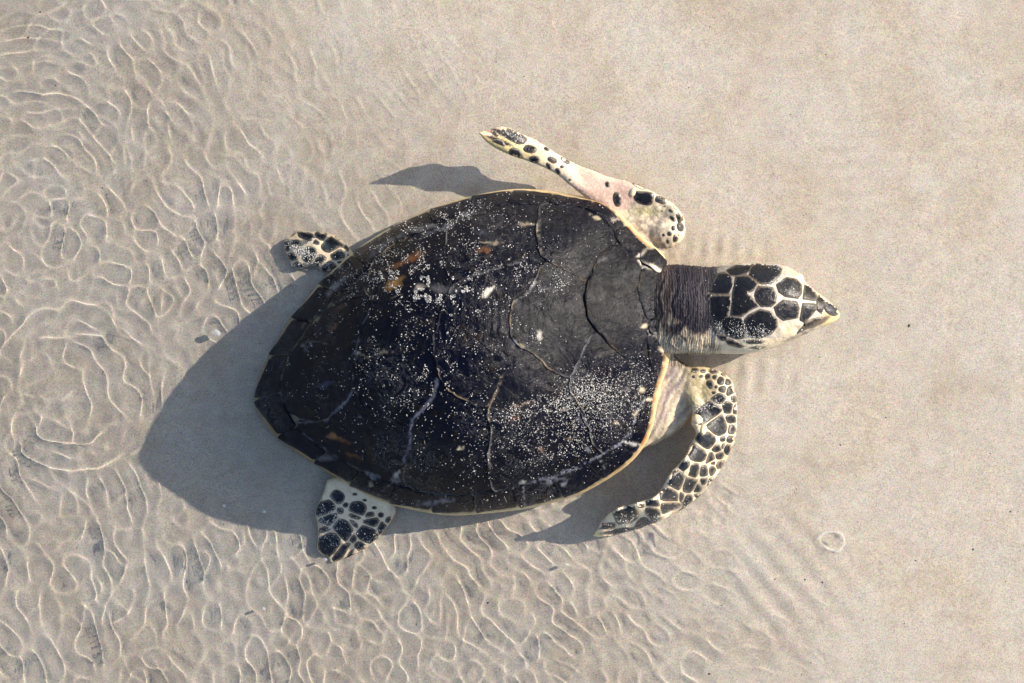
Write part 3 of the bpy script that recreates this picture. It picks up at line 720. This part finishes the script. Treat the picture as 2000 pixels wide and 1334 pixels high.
lay((0.34, 0.27, 0.25), sh1 * sstep(0.35, 0.7, vnoise(q2 * 1.6, by * 0.5 + 20 * vnoise(bx, by, 30, 47), 12, 44)) * 0.8 * sstep(860, 800, by))
lay((0.33, 0.27, 0.13), a2 * sstep(1325, 1345, bx) * sstep(812, 790, by) * (0.45 + .4 * sstep(0.4, .6, vnoise(bx, by, 6, 45))))
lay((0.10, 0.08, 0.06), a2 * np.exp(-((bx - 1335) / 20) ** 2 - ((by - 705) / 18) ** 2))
# head: pale scale seams, orange lids and beak edge
lay((0.42, 0.37, 0.30), (bx > 1385) & (by > 500) & (by < 660) & (bx < 1590) & (bh > 60))
lay((0.035, 0.031, 0.036), sstep(1425, 1395, bx + 24 * (nz - .5)) * (bx > 1365) * sstep(668, 640, by + 30 * (nz - .5)))
lay((0.20, 0.18, 0.155), sstep(1460, 1420, bx) * (bx > 1400) * sstep(668, 648, by) * 0.7)
lay((0.64, 0.50, 0.33), np.exp(-((bx - 1558) / 26) ** 2 - ((by - 540) / 20) ** 2) + np.exp(-((bx - 1545) / 32) ** 2 - ((by - 645) / 17) ** 2))
lay((0.60, 0.34, 0.13), 0.8 * np.exp(-((bx - 1550) / 9) ** 2 - ((by - 535) / 8) ** 2) + 0.4 * np.exp(-((bx - 1538) / 9) ** 2 - ((by - 648) / 6) ** 2))
lay((0.66, 0.42, 0.14), sstep(1592, 1612, bx) * 0.5 * sstep(596, 622, by + 0.2 * (bx - 1600)))
def smear(cx, cy, rx, ry, an, c, a):
    ca, sa = math.cos(R(an)), math.sin(R(an)); dx, dy = bx - cx, by - cy
    lay(c, a * np.clip(1.6 - 1.0 * (((dx * ca + dy * sa) / rx) ** 2 + ((-dx * sa + dy * ca) / ry) ** 2), 0, 1))
smear(1208, 1037, 34, 5, -9, (0.03, 0.03, 0.035), 1); smear(1262, 1024, 34, 6, -22, (0.03, 0.03, 0.035), 0.9); smear(1186, 1027, 18, 3, -20, (0.05, 0.045, 0.05), .9)
smear(1330, 990, 34, 5, -40, (0.06, 0.055, 0.055), .7)
smear(975, 275, 27, 3.8, 21, (0.02, 0.018, 0.018), 1.2); smear(1262, 364, 62, 4, 21, (0.05, 0.045, 0.05), .9); smear(985, 262, 30, 5, 22, (0.03, 0.025, 0.025), 1); smear(960, 261, 12, 3, 35, (0.10, 0.05, 0.05), .7)
smear(1597, 630, 27, 6, -27, (0.07, 0.055, 0.045), 0.9); smear(1560, 655, 30, 4, -22, (0.14, 0.12, 0.10), 0.7)
lay((0.13, 0.125, 0.11), 0.3 * ((bx < 700) & (by < 545) & (bx > 540)) * 0.55)
rough[:] = 0.2; rough[(nk > 0.3)] = 0.5; rough[a1 | a2] = 0.8; rough[(bx > 1100) & (bx < 1235) & (by < 410)] = 0.6
lay((0.60, 0.52, 0.36), (nr[:, 2] < -0.3) * 1.0)
set_paint(bme, np.hstack([col, np.ones((n, 1))])); set_f(bme, 'rough', rough); set_f(bme, 'neck', neck)
bme.polygons.foreach_set('use_smooth', np.ones(len(bme.polygons), bool))
body = link('body', bme, M_SKIN); child(body)

dg = bpy.context.evaluated_depsgraph_get()
BV = BVHTree.FromPolygons([tuple(c) for c in co2], [tuple(p.vertices) for p in bme.polygons])
EYE = Vector((0, 0, CAMH))
def cast(x, y, bv=None, guess=40):
    bv = bv or BV
    d = (Vector(W(x, y, 0)) - EYE).normalized(); hit, nn, _, _ = bv.ray_cast(EYE, d)
    if hit is None:
        hit, nn, _, _ = bv.find_nearest(Vector(W(x, y, guess)))
    return hit, nn

def skin_scale(poly, thick=1.4, step=5.0, colr=(0.022, 0.022, 0.025), name='scale', label=None, smooth=1, guess=40, grow=0.0):
    p = resample(chaikin(poly, smooth), step * 0.8)
    if grow: c_ = p.mean(0); r_ = np.hypot(*(p - c_).T).mean(); p = c_ + (p - c_) * (1 + grow / r_)
    V, F, b = fill(p, step); d = dist(p, V[:, 0], V[:, 1]); d[b] = 0
    hits = [cast(x, y, None, guess) for x, y in V]
    hs = [h.z for h, _ in hits]; g = float(np.median(hs)) / S
    top = []
    for (h, nn), dd in zip(hits, d): top.append(h + nn * (thick * S * (0.35 + 0.65 * min(1, dd / 4.0) ** 0.5)))
    low = [hits[i][0] - hits[i][1] * (1.2 * S) for i in b]
    me = plate_mesh(name, V, F, b, top, low)
    a = np.clip(0.35 + d / 2.0, 0, 1); cc = np.tile(colr, (len(V), 1)) * (0.7 + 0.6 * vnoise(V[:, 0], V[:, 1], 12, 50))[:, None]
    rgba = np.vstack([np.hstack([cc, a[:, None]]), np.tile([0.05, 0.04, 0.03, 0.1], (len(b), 1))]); set_paint(me, rgba)
    o = link(name, me, M_SCALE); child(o, body)
    if label: o['label'] = label
    return o

def Z(x0, y0, k): return lambda P: [(x0 + a / k, y0 + b / k) for a, b in P]
hz = Z(1240, 460, 4.448)
HEAD = [
 [(810,300),(900,248),(1030,242),(975,335),(900,345),(840,352)],
 [(1060,237),(1170,230),(1270,290),(1255,340),(1190,410),(1100,415),(1000,350),(1005,290)],
 [(720,340),(785,325),(840,365),(845,430),(820,505),(655,505),(670,430)],
 [(880,365),(980,355),(1075,430),(1055,455),(1020,490),(975,505),(1010,530),(1040,570),(1075,605),(1000,642),(935,690),(840,690),(845,560),(860,470)],
 [(1085,447),(1190,457),(1222,520),(1215,580),(1180,610),(1100,610),(1063,570),(1048,520),(1060,480)],
 [(645,540),(690,522),(825,527),(830,590),(808,690),(750,760),(690,765),(655,680)],
 [(615,522),(640,505),(660,520),(635,555)],
 [(770,720),(850,705),(930,725),(950,800),(950,880),(880,890),(800,860),(755,790)],
 [(958,740),(1000,690),(1090,648),(1170,665),(1225,730),(1228,790),(1180,850),(1080,885),(1000,870),(965,800)],
 [(1240,430),(1320,370),(1400,385),(1440,430),(1440,500),(1410,540),(1310,525),(1260,490)],
 [(1220,625),(1290,567),(1400,580),(1420,630),(1405,710),(1290,730),(1240,690)],
 [(1480,430),(1530,440),(1580,530),(1560,560),(1465,545)],
 [(1462,597),(1560,600),(1565,650),(1480,745),(1440,725)],
 [(1582,560),(1600,532),(1635,545),(1648,600),(1620,665),(1585,640)],
 [(725,872),(760,865),(790,880),(785,905),(750,905)],
 [(795,905),(850,905),(945,955),(900,970),(820,948)],
 [(965,915),(1040,905),(1115,912),(1090,935),(1000,938)],
 [(1010,975),(1060,960),(1130,965),(1080,985)],
 [(692,800),(720,803),(710,828)],
]
for P in HEAD: skin_scale(hz(P), 0.8, 4.2, (0.010, 0.009, 0.011), 'head_scale', guess=95, grow=3.1, smooth=0)
skin_scale(hz([(1655,590),(1700,580),(1745,618),(1765,660),(1742,692),(1690,680),(1650,640)]), 2.0, 4.0, (0.055, 0.06, 0.075), 'beak', 'dark grey horny tip of the beak', guess=80, grow=2.6)
skin_scale(hz([(1478,745),(1560,712),(1645,695),(1630,735),(1540,790),(1440,840),(1390,862),(1455,790)]), 1.2, 5.0, (0.06, 0.045, 0.035), 'jaw_plate', guess=75)
for (ex, ey, eh) in ((1572, 634, 84), (1584, 566, 84)):
    h, nn = cast(ex, ey, None, 90)
    bm = bmesh.new(); bmesh.ops.create_uvsphere(bm, u_segments=16, v_segments=10, radius=4.5 * S)
    m_ = bpy.data.meshes.new('eye'); bm.to_mesh(m_); bm.free(); m_.polygons.foreach_set('use_smooth', np.ones(len(m_.polygons), bool))
    o = link('eye', m_, bpy.data.materials.get('eye_dark') or plain_mat('eye_dark', (0.012, 0.008, 0.006), 0.08)); o.location = h - nn * (1.8 * S)
    bpy.context.view_layer.update(); child(o, body)

def ell(cx, cy, rx, ry, an, n=14):
    t = np.arange(n) * 2 * math.pi / n; c, s = math.cos(R(an)), math.sin(R(an))
    e = 0.82; ux = rx * np.sign(np.cos(t)) * np.abs(np.cos(t)) ** e; uy = ry * np.sign(np.sin(t)) * np.abs(np.sin(t)) ** e
    return np.stack([cx + ux * c - uy * s, cy + ux * s + uy * c], 1)
def clip_half(P, px, py, nx, ny):      # keep (p - q).n <= 0
    out = []; m = len(P)
    for i in range(m):
        a, b_ = P[i], P[(i + 1) % m]; da = (a[0] - px) * nx + (a[1] - py) * ny; db = (b_[0] - px) * nx + (b_[1] - py) * ny
        if da <= 0: out.append(a)
        if (da < 0) != (db < 0) and abs(da - db) > 1e-9:
            t = da / (da - db); out.append(a + (b_ - a) * t)
    return np.array(out)
def mosaic(cells, x0, y0, k, outline, gap, grow=1.12, colr=(0.022, 0.022, 0.025), thick=1.0, step=4.5, guess=30):
    C = []
    for c in cells:
        cx, cy, rx, ry = c[:4]; an = c[4] if len(c) > 4 else 0
        C.append((x0 + cx / k, y0 + cy / k, rx / k * grow, ry / k * grow, an))
    OL = resample(chaikin(outline, 1), 6)
    for i, (cx, cy, rx, ry, an) in enumerate(C):
        P = ell(cx, cy, rx, ry, an)
        for j, (dx, dy, sx, sy, sn) in enumerate(C):
            if i == j: continue
            vx, vy = dx - cx, dy - cy; L = math.hypot(vx, vy)
            if L < 0.5 or L > rx + ry + sx + sy + 10: continue
            ux, uy = vx / L, vy / L
            def sup(a_, b_, an_):   # reach of an ellipse towards its neighbour
                c_, s_ = math.cos(R(an_)), math.sin(R(an_)); p_, q_ = ux * c_ + uy * s_, -ux * s_ + uy * c_
                return 1.0 / math.sqrt((p_ / a_) ** 2 + (q_ / b_) ** 2)
            r1, r2 = sup(rx, ry, an), sup(sx, sy, sn)
            if r1 + r2 + gap < L * 1.0 and False: continue
            m_ = L * r1 / (r1 + r2) - gap / 2
            P = clip_half(P, cx + ux * m_, cy + uy * m_, ux, uy)
            if len(P) < 4: break
        if len(P) < 4: continue
        ins = inside(OL, P[:, 0], P[:, 1]) & (dist(OL, P[:, 0], P[:, 1]) > 1.5)
        if ins.sum() < 3: continue
        for q_ in range(len(P)):          # pull points past the edge back towards the middle
            t = 1.0
            while not ins[q_] and t > 0.2:
                t -= 0.08; pp = np.array([cx, cy]) + (P[q_] - (cx, cy)) * t
                if inside(OL, pp[0:1], pp[1:2])[0] and dist(OL, pp[0:1], pp[1:2])[0] > 1.5: P[q_] = pp; break
        s_ = min(step, max(2.2, math.sqrt(rx * ry) * 0.55))
        skin_scale(P, min(thick, 0.25 * math.sqrt(rx * ry)), s_, colr, 'scale', smooth=1, guess=guess)

LF = [(860,145,20,12),(912,150,14,10),(985,145,28,18),(852,185,10,8),(900,183,10,8),(945,185,16,16),(990,190,14,12),(1052,175,22,12,20),(1028,212,20,22),(1075,220,18,18),(960,235,18,25,-30),(998,252,10,8),(1040,268,22,18),(1090,280,25,28),(985,290,12,9),(1012,328,38,28,-10),(1112,325,16,30),(1072,385,28,32),(1120,395,13,32),
 (950,420,78,48,-35),(1008,505,62,52,-50),(925,600,85,46,-14),(1090,468,28,28),(1100,522,22,45,25),(1132,505,9,38,5),(1038,590,17,15),(1088,592,32,18,-50),(870,685,68,52),(998,655,28,22,-30),(1042,640,9,24,25),(1072,655,24,34,20),(958,718,22,42,35),(1018,700,20,32,35),(975,747,12,12),(1022,755,17,40,30),(735,862,70,45,-40),(795,768,38,24,-45),(858,795,36,50,30),(912,805,28,45,40),(968,798,19,32,30),(832,895,48,55,40),(917,860,18,25,30),(872,915,27,22,-35),(958,868,12,34,30),(688,960,80,45,-25),(775,970,20,28,10),(820,985,42,40,40),(872,962,16,24,40),(585,1005,50,25,-10),(500,1020,30,16,-5),(690,1028,60,32,-20),(580,1070,52,32,-20),(415,1080,120,46,-12),(310,1157,72,17,-3),(715,1085,95,20,-24),(330,1205,120,18,-8),(520,1135,100,26,-17)]
mosaic(LF, 1100, 680, 3.335, FLL, 1.3, 1.36, (0.024, 0.026, 0.030), guess=20)
UF = [(440,195,105,42,28),(280,170,42,15,35),(310,235,110,18,22),(450,335,58,40,30),(560,295,55,30,15),(600,380,40,28,5),(700,295,22,14,25),(745,385,38,22,25),(718,432,18,30,-25),(793,475,18,26,-35),(825,440,15,12),(850,385,42,20,40),(890,545,12,8),(1195,583,17,22,-20),(1275,705,32,55,-8),
 (1495,690,80,55,15),(1640,710,62,28,12),(1500,618,105,16,24),(1760,775,30,16,35),(1712,798,18,11,30),(1775,850,18,30,-35),(1727,862,16,28,-40),(1787,930,26,35,-20),(1730,940,14,19),(1700,985,17,18),(1652,995,12,12),(1750,1020,20,32,10),(1688,1048,13,16),(1815,850,10,25,-20),(1660,760,10,7),(1640,800,9,7),(1770,1000,8,8)]
mosaic(UF, 900, 220, 4.1667, FLR, 2.4, 1.14, (0.016, 0.015, 0.018), guess=70)
LR = [(550,505,60,55,30),(420,625,112,62,-15),(575,655,35,28),(640,592,25,22),(770,632,75,62),(740,715,52,22,15),(725,790,55,20,38),(903,700,40,27,-10),(1022,700,25,22),(952,622,22,14),(920,780,70,42,-8),(1120,770,38,40),(465,745,105,48,-28),(415,858,58,28,-15),(615,865,100,78,40),(870,910,88,80,-30),(1040,850,40,62,10),(725,960,32,35),(460,1000,128,112,-30),(800,1040,62,50,15),(605,1110,100,60,-48),(690,1145,90,36,-33),(845,540,20,12),(740,475,20,12)]
mosaic(LR, 560, 880, 5.56, RLR, 1.7, 1.4, (0.022, 0.024, 0.032), guess=-5)
UR = [(700,235,125,42,22),(920,235,90,52,-10),(840,320,40,25,15),(1020,350,105,78),(1090,470,70,55),(1190,375,22,48,-20),(1085,270,35,20,40),(760,470,75,80),(880,540,65,62),(965,620,85,62),(620,590,90,32,10),(480,360,40,62),(560,490,50,40),(1110,555,25,15),(1212,478,14,14),(590,340,50,40),(650,430,30,40)]
mosaic(UR, 480, 420, 6.0625, RUL, 1.8, 1.3, (0.014, 0.024, 0.028), guess=-5)
# claws and knobs on the leading edges
KNOB = plain_mat('pale_horn', (0.66, 0.52, 0.30), 0.35)
def knob(P, thick, name, guess=60, label=None):
    o = skin_scale(P, thick, 4.5, (0.6, 0.5, 0.3), name, label, guess=guess); o.data.materials.clear(); o.data.materials.append(KNOB); return o
zl = Z(1100, 680, 3.335); zu = Z(900, 220, 4.1667)
knob(zl([(832,460),(862,425),(900,445),(912,480),(880,497),(850,485)]), 3.5, 'claw'); knob(zl([(895,520),(915,485),(938,520),(925,560),(895,572)]), 3.0, 'claw')
knob(zl([(780,800),(825,765),(830,790),(800,850),(775,830)]), 1.2, 'scale'); knob(zu([(1370,640),(1410,600),(1430,620),(1415,680),(1375,690)]), 2.4, 'claw')

# ------------------------------------------------------------------ sand grains stuck to the wet turtle
allco, allfc, off = [], [], 0
bpy.context.view_layer.update()
for o in [body] + list(body.children) + [carapace] + list(carapace.children):
    mw = o.matrix_world; allco += [tuple(mw @ v.co) for v in o.data.vertices]
    allfc += [tuple(i + off for i in p.vertices) for p in o.data.polygons]; off += len(o.data.vertices)
BVA = BVHTree.FromPolygons(allco, allfc)
OCT = np.array([(1,0,0),(-1,0,0),(0,1,0),(0,-1,0),(0,0,1),(0,0,-1)], float)
OF = [(0,2,4),(2,1,4),(1,3,4),(3,0,4),(2,0,5),(1,2,5),(3,1,5),(0,3,5)]
pts = []
r = np.random.default_rng(77)
def cloud(cx, cy, sx, sy, an, cnt, clump=0.0, seed=0, csc=16):
    c, s = math.cos(R(an)), math.sin(R(an)); k = 0; tries = 0
    while k < cnt and tries < cnt * 30:
        tries += 1
        u, v = r.normal(0, sx), r.normal(0, sy); x, y = cx + u * c - v * s, cy + u * s + v * c
        if clump and vnoise(x, y, csc, 60 + seed) * 0.6 + 0.4 * vnoise(x, y, csc * .4, 61 + seed) < clump: continue
        pts.append((x, y)); k += 1
cloud(850, 560, 62, 26, 8, 1500, 0.64, 1, 12); cloud(800, 520, 70, 22, -28, 500, 0.55, 2); cloud(1000, 520, 55, 18, 22, 380, 0.56, 3)
cloud(1190, 775, 58, 30, -5, 1700, 0.30, 4, 24); cloud(1130, 765, 26, 16, -20, 500, 0.3, 5); cloud(1045, 800, 50, 12, -10, 600, 0.35, 6)
cloud(1080, 860, 70, 34, -5, 1100, 0.35, 7); cloud(1245, 730, 25, 28, 0, 260, 0.3, 8); cloud(1160, 820, 60, 30, 0, 500, 0.3, 18)
cloud(840, 740, 85, 50, -20, 600, 0.60, 9, 14); cloud(720, 770, 110, 60, 10, 240, 0.58, 10, 14); cloud(900, 900, 110, 50, 5, 260, 0.56, 11)
cloud(760, 650, 90, 50, -10, 330, 0.58, 12); cloud(930, 430, 110, 26, -8, 420, 0.52, 13); cloud(880, 425, 30, 12, -25, 250, 0.5, 14)
cloud(720, 500, 60, 22, -35, 330, 0.5, 15); cloud(960, 620, 90, 60, 0, 300, 0.5, 16); cloud(900, 980, 110, 16, -3, 130, 0.45, 17)
cloud(1090, 540, 10, 8, 0, 40); cloud(1098, 552, 7, 7, 0, 40); cloud(1050, 658, 6, 6, 0, 30); cloud(1150, 470, 80, 40, 0, 130, .3, 19)
# head, flippers
cloud(1512, 516, 10, 5, 40, 130); cloud(1522, 545, 14, 4, -30, 150); cloud(1440, 645, 24, 9, 15, 300, .3, 20); cloud(1490, 648, 12, 8, 0, 160, .3, 21); cloud(1552, 567, 6, 8, 60, 14)
cloud(1450, 560, 60, 50, 0, 60)
cloud(1225, 1018, 24, 9, -12, 260, 0.35, 22); cloud(1290, 1012, 50, 7, -22, 330, 0.3, 23); cloud(1380, 792, 22, 5, -15, 260, .3, 24); cloud(1340, 950, 40, 30, 0, 120)
cloud(585, 490, 22, 7, 35, 420, 0.35, 25); cloud(620, 505, 22, 5, 35, 280, 0.35, 26); cloud(580, 522, 14, 6, 0, 220); cloud(640, 1010, 22, 14, -20, 400, .35, 27); cloud(640, 1050, 20, 14, -40, 150, .3, 28)
cloud(735, 1050, 20, 6, -35, 200); cloud(690, 1040, 45, 30, 0, 90); cloud(1010, 268, 16, 8, 30, 160, .3, 29); cloud(620, 452, 30, 2.5, 2, 120)
gco, gf = [], []
up = Vector((0, 0, 1))
for (x, y) in pts:
    d = (Vector(W(x, y, 0)) - EYE).normalized(); h, nn, _, _ = BVA.ray_cast(EYE, d)
    if h is None or nn.z < 0.12: continue
    s = S * (0.42 + 0.85 * r.random() ** 2.2)
    M = np.linalg.qr(r.normal(size=(3, 3)))[0]
    P = (OCT * (s * r.uniform(0.75, 1.2, (1, 3)))) @ M + np.array(h + nn * (s * 0.45))
    o_ = len(gco); gco += P.tolist(); gf += [(a + o_, b_ + o_, c_ + o_) for a, b_, c_ in OF]
gm, gnt, gb = mat('pale_grain'); gi = attr(gnt, 'tone')
gnt.links.new(ramp(gnt, gi.outputs['Fac'], [(0, (0.30, 0.27, 0.23)), (0.5, (0.58, 0.54, 0.48)), (1, (0.80, 0.78, 0.74))]), gb.inputs['Base Color']); gb.inputs['Roughness'].default_value = 0.35
gme = bpy.data.meshes.new('sand_grains'); gme.from_pydata(gco, [], gf); gme.update(); set_f(gme, 'tone', np.repeat(r.random(len(gco) // 6), 6))
gr = link('sand_grains', gme, gm); tag(gr, 'pale sand grains sprinkled over the wet turtle shell, head and flippers', 'sand grains', kind='stuff')

# ------------------------------------------------------------------ small things on and in the water
def surf_wave(x, y):
    i = np.clip(np.searchsorted(WX, x), 1, len(WX) - 1); j = np.clip(np.searchsorted(WY, y), 1, len(WY) - 1); return float(_WH[j, i])
def see_through(m, fac):
    nt = m.node_tree; out = nt.nodes['Material Output']; t = nt.nodes.new('ShaderNodeBsdfTransparent'); x_ = nt.nodes.new('ShaderNodeMixShader'); x_.inputs[0].default_value = fac
    nt.links.new(t.outputs[0], x_.inputs[1]); nt.links.new(nt.nodes['Principled BSDF'].outputs[0], x_.inputs[2]); nt.links.new(x_.outputs[0], out.inputs[0])
film = plain_mat('bubble_film', (0.96, 0.97, 0.97), 0.06); see_through(film, 0.16)
def bubble(x, y, rx, ry, an, label):
    bm = bmesh.new(); bmesh.ops.create_uvsphere(bm, u_segments=20, v_segments=10, radius=1)
    for v in list(bm.verts):
        if v.co.z < -0.35: v.co.z = -0.35
    c, s = math.cos(R(an)), math.sin(R(an)); hgt = 0.5 * min(rx, ry)
    for v in bm.verts:
        a_ = math.atan2(v.co.y, v.co.x); k = 1 + 0.08 * math.sin(2 * a_ + 1) + 0.05 * math.sin(3 * a_)
        u, w_ = v.co.x * rx * k, v.co.y * ry * k; v.co = Vector(((u * c - w_ * s) * S, -(u * s + w_ * c) * S, v.co.z * hgt * S))
    m_ = bpy.data.meshes.new('bubble'); bm.to_mesh(m_); bm.free(); m_.polygons.foreach_set('use_smooth', np.ones(len(m_.polygons), bool))
    o = link('bubble', m_, film); o.location = W(x, y, surf_wave(x, y) + 0.2); tag(o, label, 'bubble', 'small bubbles floating on the water'); return o
bubble(423, 650, 8, 6.5, 20, 'pale oval bubble at the edge of the turtle shadow')
bubble(438, 988, 3.2, 3, 0, 'tiny bubble beside the bright streak below the shadow'); bubble(516, 999, 3.6, 3.4, 0, 'small round bubble left of the hind flipper')
bubble(636, 1093, 3.2, 3.2, 0, 'tiny bubble at the tip of the lower hind flipper'); bubble(1107, 1103, 3.5, 3.2, 0, 'small bubble below the tip of the lower front flipper'); bubble(515, 1189, 3.2, 3, 0, 'small faint bubble in the rippled water below the hind flipper')

def foam_ring(x, y, P, wd, label):
    P = chaikin(P, 2); n_ = len(P); co, fs = [], []
    for i, (a, b_) in enumerate(P):
        rr = wd * (0.35 + 1.2 * vnoise(a + x, b_ + y, 6, 70)); nn = np.array([a, b_]); nn = nn / np.hypot(*nn)
        for k in range(6):
            t = 2 * math.pi * k / 6; u = rr * math.cos(t)
            co.append(((a + nn[0] * u) * S, -(b_ + nn[1] * u) * S, 0.3 * rr * math.sin(t) * S))
    for i in range(n_):
        for k in range(6):
            j = (i + 1) % n_; q_ = (k + 1) % 6; fs.append([i * 6 + k, i * 6 + q_, j * 6 + q_, j * 6 + k])
    m_ = bpy.data.meshes.new('foam_ring'); m_.from_pydata(co, [], fs); m_.update(); m_.polygons.foreach_set('use_smooth', np.ones(len(m_.polygons), bool))
    o = link('foam_ring', m_, foam_m); o.location = W(x, y, 0.3); return tag(o, label, 'foam ring')
foam_m, fnt, fb = mat('foam'); fb.inputs['Roughness'].default_value = 0.5; fb.inputs['Base Color'].default_value = (0.80, 0.75, 0.67, 1); see_through(foam_m, 0.15)
foam_ring(1625, 1057, [(-27,-3),(-18,-16),(2,-19),(20,-16),(25,2),(20,16),(8,20),(-10,14)], 3.0, 'small pale foam ring lying on the wet sand to the right of the front flipper')

speck_m = plain_mat('dark_shell_grit', (0.05, 0.035, 0.025), 0.7)
sco, sf = [], []
r2 = np.random.default_rng(9)
SP = [(1775,636,4.0),(80,24,2),(56,74,3),(201,367,2.6),(1730,815,2.2),(1641,869,2.2),(1606,1137,2.6),(1572,1132,2.4),(1788,1095,2.5),(1900,1073,2.6),(1513,1131,2.2),(1973,999,2.4),(1385,1316,3.5),(953,1177,2.4),(814,1219,2.2),(1410,1182,2.0),(1621,847,1.8),(1934,886,1.6)] + [(r2.uniform(0, 2000), r2.uniform(0, 1334), r2.uniform(0.9, 1.8)) for _ in range(110)]
for x, y, s_ in SP:
    P = (OCT * (s_ * S * r2.uniform(0.6, 1.1, (1, 3)))) + np.array(W(x, y, float(sand_h(np.array([x]), np.array([y]))[0]) + 0.2))
    o_ = len(sco); sco += P.tolist(); sf += [(a + o_, b_ + o_, c_ + o_) for a, b_, c_ in OF]
sme = bpy.data.meshes.new('dark_grit'); sme.from_pydata(sco, [], sf); sme.update()
tag(link('dark_grit', sme, speck_m), 'tiny dark specks of grit scattered on the pale sand', 'grit', kind='stuff')
print('TRIS', sum(len(o.data.loop_triangles) or sum(len(p.vertices) - 2 for p in o.data.polygons) for o in SC.objects if o.type == 'MESH' and len(o.data.polygons) < 5000), 'body', len(bme.polygons), 'grains', len(gf), 'objs', len(SC.objects))
